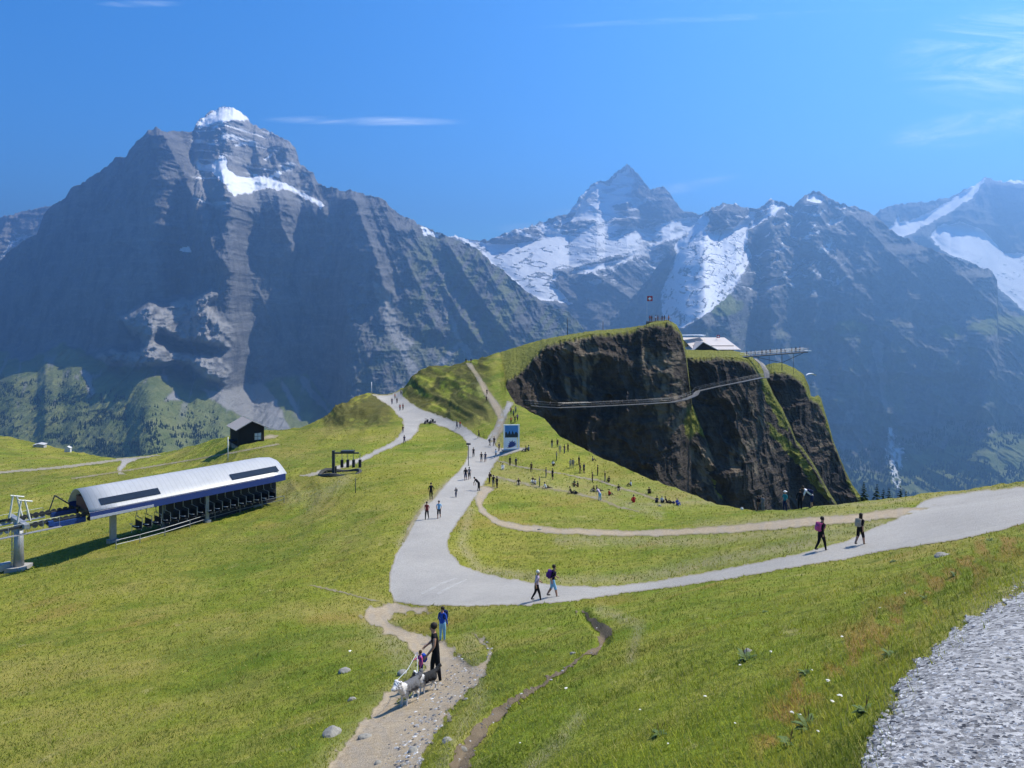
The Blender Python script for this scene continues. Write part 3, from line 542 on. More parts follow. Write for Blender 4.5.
FALL = [[(888, 425), (893, 428), (896, 442), (904, 452), (905, 462), (900, 470), (903, 482), (899, 490), (893, 480), (889, 470), (885, 455), (885, 445), (888, 436)], [(876, 340), (884, 345), (882, 360), (888, 375), (886, 395), (890, 415), (884, 415), (880, 390), (878, 370), (872, 350)], [(976, 428), (981, 432), (992, 452), (990, 452), (978, 436)], [(988, 424), (996, 440), (994, 440)], [(1010, 452), (1030, 450), (1024, 456), (1010, 457)]]
def g3(PX, PY):
    g = .46+.13*smooth(300, 235, PY)*smooth(900, 840, PX); s = smask(PX, PY, SNOW3, 2); g = g*(1-s)+s*1.9
    lo = smask(PX, PY, [LOW3], 6); g = g*(1-lo)+lo*2.3
    return np.maximum(g, np.maximum(smask(PX, PY, ALP3, 3)*1.8, smask(PX, PY, FALL[:1], 3)*1.9))
SP3 = [([(817, 192), (800, 240), (775, 280), (760, 320)], 180, 40, 40), ([(727, 204), (722, 240), (700, 270)], 140, 26, 24), ([(775, 199), (765, 225), (745, 250)], 120, 20, 20), ([(870, 214), (860, 260), (840, 330)], 160, 40, 30), ([(917, 244), (905, 300), (880, 380)], 170, 40, 26), ([(985, 270), (970, 320), (950, 380)], 180, 50, 24), ([(1025, 318), (1000, 360), (975, 420)], 160, 40, 40), ([(780, 330), (800, 380), (820, 430)], 120, 40, 30)]
_, R_PX, R_PY, R_D = relief('mountain', 610, 1290, .9, top3, curve([(600, 520), (1300, 520)]), 420, curve([(600, 7000), (700, 7000), (817, 6800), (900, 6300), (990, 6000), (1300, 5600)]), g3,
       lambda PX, PY, X, Z, D: (spurs(PX, PY, SP3)-ridged(X/560+Z/900, Z/900, 5, 100)*190-ridged(X/150-Z/300, Z/200, 4, 103)*60-ridged(X/500, Z/85+X/500, 3, 105)*10-ridged(X/50, Z/50, 3, 106)*16)*(1-.7*pmask(PX, PY, SNOW3, 1.5, 6, 0, 2)),
       lambda PX, PY, X, Z, D: np.stack([np.maximum(.75*pmask(PX, PY, FALL[:1], 5, 5, 5, 0)*smooth(.36, .56, .5+.5*fbm(PX/3, PY/6, 3, 44)), .75*smooth(.62, .72, ridged(PX/13+PY/15, PY/9-PX/40, 4, 45))*smooth(310, 270, PY)*smooth(680, 700, PX)*smooth(880, 820, PX))+pmask(PX, PY, SNOW3, 1.7, 4, 1, 0)*(1-.85*smooth(.56, .70, ridged(PX/7+PY/11, PY/9-PX/20, 5, 107, .65))*smooth(770, 750, PX)*smooth(225, 240, PY)), np.clip(pmask(PX, PY, ALP3, 5, 7, 2, 1)+pmask(PX, PY, [LOW3], 8, 10, 3, 1)+.4*smooth(.5, .66, .5+.5*fbm(PX/12, PY/14, 4, 108))*smooth(300, 340, PY), 0, 1),
                                         np.maximum(pmask(PX, PY, FALL, 2.5, 5, 5, 0), .55*smooth(.62, .74, ridged(PX/16+PY/60, PY/26, 4, 109))*smooth(230, 300, PY))], -1),
       rock_mat('grey_limestone', (.105, .11, .118), (.225, .22, .215)), seed=4, dbl=6, blurx=3)  # grey limestone tones of the right massif

# snow peak at the right edge -----------------------------------------
top4 = curve([(850, 240), (876, 213), (884, 207), (901, 203), (920, 202), (944, 198), (951, 197), (960, 191), (974, 185), (986, 177), (997, 181), (1024, 180), (1060, 190), (1120, 178), (1300, 200)])
SNOW4 = [T3(l) for l in ([(740, 350), (760, 318), (830, 305), (900, 330), (960, 400), (1120, 395), (1120, 440), (930, 440), (860, 425), (800, 405)], [(610, 330), (625, 312), (660, 305), (700, 295), (750, 268), (800, 240), (850, 205), (890, 178), (905, 172), (892, 200), (865, 235), (830, 250), (800, 275), (760, 300), (720, 315), (690, 340), (650, 350)], [(755, 330), (790, 318), (830, 312), (850, 325), (885, 333), (870, 350), (850, 362), (845, 380), (825, 395), (820, 405), (800, 402), (770, 385), (745, 360)],
   [(860, 425), (920, 425), (1000, 410), (1120, 400), (1120, 560), (1024, 575), (990, 545), (940, 500), (900, 460)], [(905, 358), (925, 368), (940, 380), (925, 378)], [(930, 180), (1000, 178), (1060, 190), (1000, 190), (960, 186)], [(630, 310), (640, 285), (648, 300), (640, 325)])]
relief('mountain', 850, 1290, 1.0, top4, curve([(850, 380), (1300, 400)]), 210, curve([(850, 9300), (986, 9800), (1300, 9500)]),
       lambda PX, PY: .5+1.3*smask(PX, PY, SNOW4, 4),
       lambda PX, PY, X, Z, D: (spurs(PX, PY, [([(986, 178), (975, 200), (955, 225), (920, 245)], 250, 26, 60)])-ridged(X/700, Z/800, 5, 110)*230-ridged(X/180, Z/180, 4, 113)*60)*(1-.7*pmask(PX, PY, SNOW4, 1.5, 6, 0, 2)),
       lambda PX, PY, X, Z, D: np.stack([pmask(PX, PY, SNOW4, 1.8, 5, 1, 0)*(1-.6*smooth(.72, .82, ridged(PX/10+PY/14, PY/5, 4, 117))*smooth(250, 262, PY)), 0*PX, .1+0*PX], -1), MR1, seed=5)

# valley floor under everything, out to the horizon
k = N('valley_meadow', .95, .1); k.color(k.mix(k.noise(.003, 6, .6), (.04, .06, .02), (.09, .11, .035)))
me = bpy.data.meshes.new('valley_floor'); me.from_pydata([(-13500, -1200, -1405), (13500, -1200, -1405), (13500, 13500, -1405), (-13500, 13500, -1405)], [], [(0, 1, 2, 3)]); me.materials.append(k.m)
tag(link(bpy.data.objects.new('valley_floor', me)), kind='structure')

# conifer woods and single far trees on the lower slopes (too many to count): small cones rooted on the relief
def far_wood(name, PXs, PYs, Ds, polys, n, hm, seed, dens=None):
    r = np.random.RandomState(seed); xs = []; ys = []
    x0 = PXs[0, 0]; dx = PXs[0, 1]-PXs[0, 0]
    allx = [p[0] for q in polys for p in q]; ally = [p[1] for q in polys for p in q]
    px = r.uniform(min(allx), max(allx), n*6); py = r.uniform(min(ally), max(ally), n*6)
    m = pmask(px[None], py[None], polys, 6, 10, seed, 0)[0] > .5
    cl = .5+.5*fbm(px/9, py/4, 4, seed+5); m &= cl > (.46 if dens is None else dens)
    px = px[m][:n]; py = py[m][:n]
    j = np.clip(((px-x0)/dx).round().astype(int), 0, PXs.shape[1]-1)
    d = np.array([np.interp(b, PYs[:, a], Ds[:, a]) for a, b in zip(j, py)])
    X = (px-CX)/F*d; Z = -(py-HY)/F*d; h = hm*r.uniform(.6, 1.25, len(px)); w_ = h*.26
    Vs = []; Fs = []; K = 6
    a = np.arange(K)*2*np.pi/K
    base = np.stack([np.cos(a), np.sin(a)], -1)
    jit = r.uniform(.7, 1.25, (len(px), K))
    Vb = np.stack([X[:, None]+base[None, :, 0]*w_[:, None]*jit, d[:, None]+base[None, :, 1]*w_[:, None]*jit, np.repeat((Z-3)[:, None], K, 1)], -1)
    Vt = np.stack([X, d, Z+h], -1)[:, None]
    V = np.concatenate([Vb, Vt], 1).reshape(-1, 3); o = np.arange(len(px))*(K+1)
    T = np.concatenate([np.stack([o+i, o+(i+1) % K, o+K], 1) for i in range(K)])
    return tag(np_mesh(name, V, T, M_WOOD, tri=True, smooth_=False), kind='stuff')
k = N('dark_spruce', .95, .1); k.color(k.mix(k.noise(.02, 4, .7), (.012, .026, .010), (.035, .055, .018))); M_WOOD = k.m
WOOD1 = [[(0, 372), (20, 378), (40, 385), (62, 398), (85, 402), (110, 414), (140, 416), (172, 424), (170, 428), (130, 424), (100, 420), (98, 432), (80, 432), (60, 424), (40, 415), (20, 402), (-60, 400), (-100, 375)], [(36, 436), (60, 432), (90, 438), (130, 446), (150, 425), (185, 425), (213, 432), (205, 442), (180, 448), (150, 460), (120, 460), (80, 450)], [(58, 375), (70, 372), (72, 388), (58, 388)], [(-80, 405), (0, 408), (15, 425), (-10, 432), (-80, 430)], [(165, 424), (195, 420), (215, 428), (225, 438), (200, 440), (165, 435)], [(98, 392), (118, 390), (125, 402), (104, 404)]]
far_wood('far_wood', W_PX, W_PY, W_D, WOOD1, 2600, 14, 5, .49)
far_wood('scattered_trees', W_PX, W_PY, W_D, [[(-60, 385), (60, 380), (190, 400), (240, 425), (200, 455), (60, 455), (-60, 440)]], 500, 15, 6, .52)
WOOD3 = [[(830, 445), (880, 450), (905, 470), (940, 462), (975, 455), (1000, 470), (1040, 455), (1200, 440), (1200, 510), (820, 510)], [(900, 440), (960, 420), (1040, 420), (1040, 445), (930, 455)]]
far_wood('far_wood', R_PX, R_PY, R_D, WOOD3, 4200, 26, 8, .44)
# ------------------------------------------------------------------ the summit cliffs
k = N('dark_schist_cliff', .92, .15); c, sn, gr, pl = k.attr()
n1 = k.noise(.05, 7, .65); n2 = k.noise(.5, 7, .7, k.mapping((.35, .35, 2.2))); n3 = k.noise(1.6, 6, .7); n4 = k.noise(.22, 6, .7, k.mapping((1.2, 1.2, .8)))
col = k.mix(n1, (.055, .044, .035), (.115, .090, .068)); col = k.mix(k.math('MULTIPLY', k.ramp(n4, [(.4, 1.), (.58, 0.)]), .7), col, (.018, .017, .017))
col = k.mix(k.math('MULTIPLY', k.ramp(n2, [(.55, 0.), (.72, 1.)]), .4), col, (.12, .105, .085)); col = k.mix(k.math('MULTIPLY', pl, .7), col, (.22, .175, .12))
gc = k.mix(k.ramp(n3, [(.35, 0.), (.65, 1.)]), (.10, .125, .016), (.23, .215, .04)); col = k.mix(gr, col, gc)
k.color(col).bump(k.math('ADD', k.math('ADD', n2, n4), k.math('MULTIPLY', n3, .4)), 1.6, .9); M_CLIFF = k.m
_d = np.linspace(172, 210, 60); _p = base_py(500., _d); _p = np.minimum.accumulate(_p); PRF_T = ((_p-_p[-1])/(_p[0]-_p[-1]))[::-1]; PRF_D = ((_d-172)/38)[::-1]
def cliff(x0, x1, sky, lip, dl, dsky, green, pale, seed, g=.22, disp_amp=1., bottom=520):
    """sky: crest outline; lip: where turf gives way to rock; dl: distance of the lip; dsky: distance of the crest"""
    px = np.arange(x0, x1, .5); s = sky(px)+.5*fbm(px/3, px*0, 3, seed); l0 = np.maximum(lip(px), s+.4); l = np.maximum(lip(px)+3.2*fbm(px/5, px*0+3, 5, seed+1, .7), s+.4); lj = l; l = l0
    nt, nr = 26, 300
    t = np.linspace(0, 1, nt)[:, None]; D0 = dsky(px); D1 = dl(px)
    PY1 = s*(1-t)+l*t; tt = np.interp(t, PRF_T, PRF_D); DD1 = D1+(D0-D1)*tt
    t2 = np.linspace(0, 1, nr)[1:, None]; PY2 = l*(1-t2)+bottom*t2
    DD2 = np.zeros(PY2.shape); d = D1.copy(); pp = l.copy()
    for i in range(nr-1):
        dpy = PY2[i]-pp; dz = -d*dpy/F/(1+(PY2[i]-HY)*g/F); d = d+g*dz; DD2[i] = d; pp = PY2[i]
    PY = np.concatenate([PY1, PY2]); D = np.concatenate([DD1, DD2]); PX = np.broadcast_to(px[None], PY.shape)
    X = (PX-CX)/F*D; Z = -(PY-HY)/F*D
    rk = smooth(-1, 5, PY-lj[None]-1.5*fbm(PX/3, PY/3, 3, seed+30))
    gr = np.maximum(1-rk, pmask(PX, PY, green, 3, 5, seed, 1))
    gr = gr*smooth(.15, .32, .5+.5*fbm(PX/3, PY/3, 3, seed+9)+.35*(1-rk))
    wx = X+7*fbm(X/20, Z/20, 3, seed+20); wz = Z+6*fbm(X/24, Z/14, 3, seed+21); dz = ridged(wx/14+wz/30, wz/19, 5, seed+2)*5.0+ridged(wx/5+wz/11, wz/6, 4, seed+5)*1.7+ridged(wx/34, wz/3.2+wx/9, 3, seed+6)*.8+ridged(X/1.6, Z/1.8, 3, seed+7)*.35
    D = D-dz*rk*disp_amp-(1-rk)*fbm(X/4, D/4, 3, seed)*1.0*0
    Z = -(PY-HY)/F*D; X = (PX-CX)/F*D
    Zt = Z.copy(); Zt += 0
    C = np.stack([0*PX, gr, pmask(PX, PY, pale, 6, 9, seed+3, 1)*smooth(.35, .6, .5+.5*fbm(PX/4, PY/12, 4, seed+8))], -1)
    back = []
    for b in (8, 30, 80):
        Db = D[0]+b; back.insert(0, np.stack([(px-CX)/F*Db, Db, Z[0]-b*.5-b*b*.012], -1)[None])
    V = np.concatenate(back+[np.stack([X, D, Z], -1)])
    C = np.concatenate([np.repeat(C[:1], 3, 0), C]).reshape(-1, 3)
    tag(np_mesh('cliff', V.reshape(-1, 3), gridq(V.shape[0], len(px)), M_CLIFF, col=C), kind='structure')
SKY_A = curve([(490, 357), (500, 352.5), (520, 346), (540, 340), (560, 336), (590, 331), (625, 328), (645, 325), (652, 321), (668, 320), (676, 324), (682, 334), (686, 350), (689, 375), (692, 400), (697, 410), (703, 418), (709, 428), (714, 440), (718, 465), (724, 485), (730, 510), (740, 519)])
LIP_A = curve([(490, 390), (502, 386), (510, 378), (520, 371), (530, 361), (545, 346), (560, 340), (590, 334), (625, 332), (650, 324), (668, 322), (680, 330), (686, 354), (689, 380), (692, 404), (740, 519)])
cliff(500, 732, SKY_A, LIP_A, curve([(490, 170), (502, 172.5), (520, 180), (545, 188), (600, 193), (650, 197), (672, 200), (684, 205), (692, 208), (714, 208), (740, 209)]), curve([(490, 210), (500, 210.5), (545, 214), (600, 214), (650, 208), (668, 206), (692, 216), (740, 217)]),
      [[(684, 425), (687, 412), (692, 402), (700, 412), (708, 425), (713, 440), (706, 438), (698, 432), (690, 438), (685, 434)], [(712, 470), (718, 478), (722, 500), (714, 492)]], [[(560, 345), (590, 336), (600, 350), (590, 385), (588, 410), (570, 400), (565, 370)], [(640, 350), (680, 350), (690, 410), (670, 440), (650, 400)], [(690, 445), (712, 450), (722, 500), (700, 480)]], 200)
SKY_B = curve([(670, 352), (684, 349.5), (710, 350), (735, 351), (745, 353), (752, 356), (758, 362), (764, 368), (767, 380), (774, 395), (782, 408), (790, 425), (796, 440), (806, 452), (816, 468), (828, 490), (838, 506), (850, 519)])
LIP_B = curve([(670, 358), (684, 358), (710, 357), (735, 357), (748, 360), (756, 370), (764, 378), (850, 519.5)])
cliff(676, 842, SKY_B, LIP_B, curve([(670, 216), (700, 215), (735, 216), (752, 219), (766, 226), (790, 236), (842, 236)]), curve([(670, 235), (735, 235), (764, 232), (790, 244), (842, 244)]),
      [[(758, 362), (768, 376), (774, 394), (790, 424), (789, 432), (780, 425), (772, 412), (764, 395), (760, 380)], [(765, 420), (778, 432), (790, 440), (812, 468), (832, 500), (826, 500), (808, 478), (790, 455), (772, 435)]], [[(750, 400), (765, 410), (770, 430), (755, 425)], [(720, 440), (770, 440), (780, 470), (740, 480)]], 230)
SKY_C = curve([(752, 380), (758, 372), (764, 366), (772, 363), (782, 363), (795, 368), (804, 375), (809, 386), (811, 396), (814, 397), (818, 395), (821, 398), (825, 412), (829, 425), (833, 440), (839, 455), (845, 470), (852, 484), (862, 498), (872, 519)])
LIP_C = curve([(752, 390), (764, 378), (772, 372), (782, 372), (795, 376), (804, 384), (809, 396), (818, 400), (872, 519.5)])
cliff(756, 870, SKY_C, LIP_C, curve([(756, 252), (780, 248), (800, 250), (812, 257), (830, 262), (870, 258)]), curve([(756, 262), (780, 260), (800, 262), (830, 268), (870, 264)]),
      [[(850, 478), (866, 502), (862, 506), (846, 482)], [(806, 376), (812, 395), (808, 398), (802, 384)], [(826, 410), (834, 440), (830, 440), (823, 412)]], [[(815, 400), (830, 430), (840, 470), (815, 440)]], 260)
# ------------------------------------------------------------------ grass, flowers, stones
def scatter_grass():
    r = np.random.RandomState(3)
    k = N('grass_blades', .8, .15); at = k.n.new('ShaderNodeAttribute'); at.attribute_name = 'mask'
    k.color(at.outputs['Color']); tr = k.n.new('ShaderNodeBsdfTranslucent'); k.l.new(at.outputs['Color'], tr.inputs[0])
    ms = k.n.new('ShaderNodeMixShader'); ms.inputs[0].default_value = .35; k.l.new(k.b.outputs[0], ms.inputs[1]); k.l.new(tr.outputs[0], ms.inputs[2]); k.l.new(ms.outputs[0], k.out.inputs[0])
    n = 330000
    px = r.uniform(-120, 1150, n); py = r.uniform(430, 860, n)
    keep = r.uniform(0, 1, n) < np.interp(py, [430, 520, 600, 700, 860], [.3, .5, .75, .85, .8]); px = px[keep]; py = py[keep]
    D = dist(px, py); ok = ~np.isnan(D); px, py, D = px[ok], py[ok], D[ok]
    on = np.zeros(len(px), bool)
    for kx in PATHS: on |= path_mask(px, py, kx)
    eg = (polydist(px, py, [(862, 790), (866, 765), (876, 738), (895, 705), (912, 668), (940, 645), (968, 622), (1000, 607), (1024, 592), (1060, 575), (1150, 553)]) < 16) & (r.uniform(0, 1, len(px)) < .22) & (fbm(px/6, py/6, 3, 77) > -.05); on &= ~eg
    # a few tufts still grow on the earth tracks' edges
    px, py, D = px[~on], py[~on], D[~on]
    X = (px-CX)/F*D; Z = -(py-HY)/F*D
    h = np.interp(D, [2, 6, 15, 40, 100, 200], [.028, .045, .062, .11, .19, .28])*r.uniform(.45, 1.3, len(D))
    clump = .5+.5*fbm(X*1.2, D*1.2, 3, 33); h *= .5+1.0*clump
    w_ = np.interp(D, [2, 6, 15, 40, 100, 200], [.007, .012, .026, .06, .16, .3])*r.uniform(.7, 1.3, len(D))
    a = r.uniform(0, 2*np.pi, len(D)); lean = r.uniform(.2, 1.5, len(D))*h; la = r.uniform(0, 2*np.pi, len(D))
    b0 = np.stack([X-np.cos(a)*w_/2, D-np.sin(a)*w_/2, Z-.03], -1); b1 = np.stack([X+np.cos(a)*w_/2, D+np.sin(a)*w_/2, Z-.03], -1)
    tip = np.stack([X+np.cos(la)*lean, D+np.sin(la)*lean, Z+h], -1)
    V = np.stack([b0, b1, tip], 1).reshape(-1, 3); T = np.arange(len(V)).reshape(-1, 3)
    n1 = (.5+.5*fbm(X/9, D/9, 4, 35))[:, None]; n2 = r.uniform(0, 1, (len(D), 1)); n3 = (.5+.5*fbm(X/1.6, D/1.6, 3, 36))[:, None]
    ca = np.array([[.20, .25, .020]]); cb = np.array([[.33, .31, .045]]); cd = np.array([[.08, .115, .015]]); cs = np.array([[.36, .31, .12]])
    col = ca*(1-n1)+cb*n1; f = smooth(.45, .65, n3)*.6*smooth(110, 40, D)[:, None]; col = col*(1-f)+cd*f; f = smooth(.86, .95, n2)*.8*np.interp(D, [20, 90], [1, .4])[:, None]; col = col*(1-f)+cs*f
    rs = np.exp(-(polydist(px, py, [(775, 740), (800, 690), (835, 660), (880, 632), (930, 590), (985, 552), (1024, 530)])/26)**2)[:, None]
    rs = rs*smooth(.40, .60, .5+.5*fbm(px/14, py/14, 4, 61))[:, None]; f = rs*smooth(.25, .6, r.uniform(0, 1, (len(D), 1))); col = col*(1-f)+np.array([[.31, .20, .05]])*f
    col = col*np.interp(D, [4, 25], [1.3, 1.])[:, None]; col = np.repeat(col*(1+(r.uniform(-.25, .25, (len(D), 1)))*np.interp(D, [20, 90], [1, .35])[:, None]), 3, 0)  # nearest blades coloured brighter to offset the shade they cast on each other
    tag(np_mesh('grass', V, T, k.m, tri=True, col=np.clip(col, 0, 1), smooth_=False), kind='stuff')
scatter_grass()
def scatter_gravel():
    r = np.random.RandomState(9)
    def stones(px, py, smin, smax, name, mat, flat=.55):
        D = dist(px, py); ok = ~np.isnan(D); px, py, D = px[ok], py[ok], D[ok]
        X = (px-CX)/F*D; Z = -(py-HY)/F*D; s = r.uniform(0, 1, len(D))**2.2*(smax-smin)+smin
        ico = np.array([(0, 0, 1), (.9, 0, .25), (.3, .85, .3), (-.75, .5, .2), (-.7, -.55, .3), (.35, -.85, .2), (0, 0, -.5)])
        fc = np.array([(0, 1, 2), (0, 2, 3), (0, 3, 4), (0, 4, 5), (0, 5, 1), (6, 2, 1), (6, 3, 2), (6, 4, 3), (6, 5, 4), (6, 1, 5)])
        n = len(D); P = ico[None]*(r.uniform(.55, 1.25, (n, 7, 1)))*s[:, None, None]; P[:, :, 2] *= flat
        a = r.uniform(0, 2*np.pi, n); c, q = np.cos(a)[:, None], np.sin(a)[:, None]
        x = P[:, :, 0]*c-P[:, :, 1]*q; y = P[:, :, 0]*q+P[:, :, 1]*c
        V = np.stack([x+X[:, None], y+D[:, None], P[:, :, 2]+Z[:, None]+s[:, None]*.12], -1).reshape(-1, 3)
        T = (fc[None]+(np.arange(n)*7)[:, None, None]).reshape(-1, 3)
        v = np.repeat(r.uniform(0, 1, n)**1.5, 7)[:, None]; cl = np.array([[.06, .06, .066]])*(1-v)+np.array([[.58, .575, .565]])*v
        tag(np_mesh(name, V, T, mat, tri=True, col=cl, smooth_=False), kind='stuff')
    k = N('loose_stone', .8, .3); at = k.n.new('ShaderNodeAttribute'); at.attribute_name = 'mask'; k.color(at.outputs['Color'])
    n = 100000; px = r.uniform(850, 1200, n); py = r.uniform(560, 880, n); m = path_mask(px, py, 'camera_path') | ((polydist(px, py, [(862, 790), (905, 690), (1024, 592)]) < 9) & (r.uniform(0, 1, n) < .3))
    stones(px[m], py[m], .005, .024, 'gravel', k.m)
    n = 9000; px = r.uniform(320, 500, n); py = r.uniform(600, 850, n)
    m = path_mask(px, py, 'dirt') & (polydist(px, py, [(492, 645), (470, 670), (445, 700), (425, 735), (400, 780)]) < 17+6*r.randn(n))
    stones(px[m], py[m], .015, .07, 'gravel', k.m)
    n = 3000; px = r.uniform(440, 620, n); py = r.uniform(600, 800, n); m = path_mask(px, py, 'rut') & (r.uniform(0, 1, n) < .35)
    stones(px[m], py[m], .01, .05, 'gravel', k.m)
    return k.m
scatter_gravel()
def rock(px, py, w_, h_, label, tone=(.24, .23, .20), seed=0, flat=.22):
    c = ground(px, py); d = c.y; W = w_*d/F/2; Hh = h_*d/F
    r = random.Random(seed+int(px)); import bmesh
    bm = bmesh.new(); bmesh.ops.create_icosphere(bm, subdivisions=3, radius=1)
    sx, sy = r.uniform(-9, 9), r.uniform(-9, 9)
    for v in bm.verts:
        p = np.array([v.co.x*1.3+sx]); q = np.array([v.co.y*1.3+v.co.z*1.7+sy]); f = 1+.35*float(fbm(p, q, 3, 3)[0])
        v.co = Vector((v.co.x*f*W, v.co.y*f*W*.8, max(-.4, v.co.z)*f*max(Hh*.7, W*flat)))
    me = bpy.data.meshes.new('rock'); bm.to_mesh(me); bm.free(); me.materials.append(plain('pale_boulder', tone, .9, 0, .2, .35, 9)); 
    for p in me.polygons: p.use_smooth = False
    o = link(bpy.data.objects.new('rock', me)); o.location = c; o.rotation_euler = (0, 0, r.uniform(0, 3)); tag(o, label, 'rock', 'rocks lying in the pasture'); return o
for a in ((332, 735, 22, 9, 'broad pale flat rock in the grass left of the dirt track near the bottom'), (366, 738, 15, 6, 'tan rock half buried beside the left rut of the dirt track'), (345, 672+0, 13, 5, 'pale rock in the grass left of the white dog'), (413, 752, 12, 5, 'flat tilted slab lying on the dirt track at the bottom'), (404, 766, 8, 4, 'small slab at the very bottom of the dirt track'),
          (943, 556, 17, 5, 'flat white rock on the grass bank below the wide gravel path'), (447, 742, 13, 6, 'pale stone at the grass edge beside the eroded gully'), (463, 750, 10, 5, 'light stone lying inside the eroded gully near the bottom'), (403, 674, 12, 5, 'whitish stone in the turf just behind the dogs'), (378, 764, 9, 4, 'low stone in the grass beside the dirt track at the lower edge'),
          (573, 654, 6, 3, 'small grey stone in the middle of the gully'), (748, 652, 10, 5, 'pale stone among weeds in the middle of the right slope'), (1010, 660, 9, 4, 'grey stone on the camera side gravel path'), (352, 700, 8, 4, 'round stone beside the grassy strip between the two ruts'), (540, 530+0, 5, 2, 'tiny white stone in the lawn inside the road bend'), (660, 498+8, 4, 2, 'light stone at the end of the picnic trail')):
    rock(*a)
def weeds():
    # leafy dock and thistle clumps
    k = N('weed_leaf', .7, .25); k.color(k.mix(k.noise(9, 3, .6), (.03, .06, .012), (.10, .15, .03)))
    k2 = N('weed_stalk_rusty', .8, .1); k2.color(k2.mix(k2.noise(30, 2), (.20, .11, .05), (.36, .24, .12)))
    def plant(px, py, hp, label, lush=1):
        c = ground(px, py); s = .7*hp*c.y/F; r = random.Random(int(px*7+py)); vs = []; fs = []
        root = link(bpy.data.objects.new('weed_plant', None)); root.location = c; tag(root, label, 'plant', 'weeds in the pasture')
        for i in range(22):
            a = r.uniform(0, 6.28); ln = s*r.uniform(.5, 1.1); w2 = ln*.16; up = r.uniform(.25, .9); o = len(vs); dx, dy = math.cos(a), math.sin(a)
            for t in (0, .35, .7, 1):
                ww = w2*(.25, 1, .8, .05)[int(round(t*3))]; hgt = ln*(up*t-.45*t*t); rr = ln*t*.85
                vs += [(dx*rr-dy*ww, dy*rr+dx*ww, hgt), (dx*rr+dy*ww, dy*rr-dx*ww, hgt)]
            fs += [(o, o+1, o+3, o+2), (o+2, o+3, o+5, o+4), (o+4, o+5, o+7, o+6)]
        me = bpy.data.meshes.new('leaves'); me.from_pydata(vs, [], fs); me.materials.append(k.m); link(bpy.data.objects.new('leaves', me), root)
        vs = []; fs = []
        for i in range(3):
            a = r.uniform(0, 6.28); hgt = s*r.uniform(.7, 1.3); rx, ry = math.cos(a)*s*.25, math.sin(a)*s*.25; ww = s*.010; o = len(vs)
            for t in range(5):
                f = t/4; wq = ww*(1+2.5*(t == 3)); 
                vs += [(rx*f-wq, ry*f, hgt*f), (rx*f+wq, ry*f, hgt*f), (rx*f, ry*f+wq*1.6, hgt*f)]
            for t in range(4):
                for q in range(3): fs.append((o+t*3+q, o+t*3+(q+1) % 3, o+t*3+3+(q+1) % 3, o+t*3+3+q))
        me = bpy.data.meshes.new('stalks'); me.from_pydata(vs, [], fs); me.materials.append(k2.m); link(bpy.data.objects.new('stalks', me), root)
    for a in ((865, 712, 22, 'lush dark green weed at the edge of the nearest gravel'), (808, 728, 26, 'broad leafy dock plant at the bottom of the rusty strip'), (790, 745, 22, 'leafy weed lowest in the rusty strip near the bottom edge'), (746, 660, 20, 'dark weed clump alone in the middle of the right slope'), (806, 674, 13, 'small dark weed beside a white flower, left of the rusty strip'),
              (890, 655, 16, 'green weed at the corner of the nearest gravel path'), (660, 735, 16, 'dark thistle clump on the lower right slope'), (925, 598, 9, 'rusty stalked weed where the bank narrows'), (955, 575, 10, 'dark dock near the flat white rock'), (765, 612, 7, 'small weed under the middle of the wide path'), (935, 716, 6, 'tiny weed growing inside the gravel'), (990, 541, 9, 'tall dry stalks on the bank edge at the right'), (893, 562, 8, 'dry stalks on the bank edge under the walking woman')):
        plant(*a)
    yl = plain('flower_white', (.80, .78, .70), .8, 0, .1, .08); st = plain('flower_stem', (.08, .12, .03), .8)
    spots = [(832, 706), (840, 702), (828, 686), (792, 717), (800, 718), (818, 735), (705, 700), (668, 746), (640, 712), (566, 692), (812, 672), (740, 668), (771, 655), (905, 595), (842, 640), (735, 726), (520, 745), (350, 655), (880, 610)]
    tr = None
    for i, (px, py) in enumerate(spots):
        c = ground(px, py); s = (1.5+.5*math.sin(i*2.3))*c.y/F if c.y > 6 else .018+.006*math.sin(i)
        if tr is None:
            vs = []; fs = []; r = random.Random(4)
            for q in range(14):
                a = r.uniform(0, 6.28); rr = math.sqrt(r.uniform(0, 1)); cx_, cy_ = math.cos(a)*rr*.7, math.sin(a)*rr*.7; o = len(vs); zz = 2.2-.25*rr*rr
                for j in range(6): vs.append((cx_+.28*math.cos(j*1.047), cy_+.28*math.sin(j*1.047), zz))
                vs.append((cx_, cy_, zz+.16)); fs += [(o+j, o+(j+1) % 6, o+6) for j in range(6)]
            mh = bpy.data.meshes.new('flower_head'); mh.from_pydata(vs, [], fs); mh.materials.append(yl)
            vs = []; 
            for t in (0, 1.1, 2.15):
                for j in range(4): vs.append((.06*math.cos(j*1.57)+.08*t, .06*math.sin(j*1.57), t))
            ms_ = bpy.data.meshes.new('stem'); ms_.from_pydata(vs, [], [(r_*4+j, r_*4+(j+1) % 4, r_*4+4+(j+1) % 4, r_*4+4+j) for r_ in (0, 1) for j in range(4)]); ms_.materials.append(st)
            tr = 1
        root = link(bpy.data.objects.new('wildflower', None)); root.location = c; root.scale = (s, s, s); root.rotation_euler = (0, 0, i*1.3)
        tag(root, 'small white umbel wildflower growing in the alpine grass', 'flower', 'white wildflowers in the pasture')
        link(bpy.data.objects.new('flower_head', mh), root); link(bpy.data.objects.new('stem', ms_), root)
weeds()
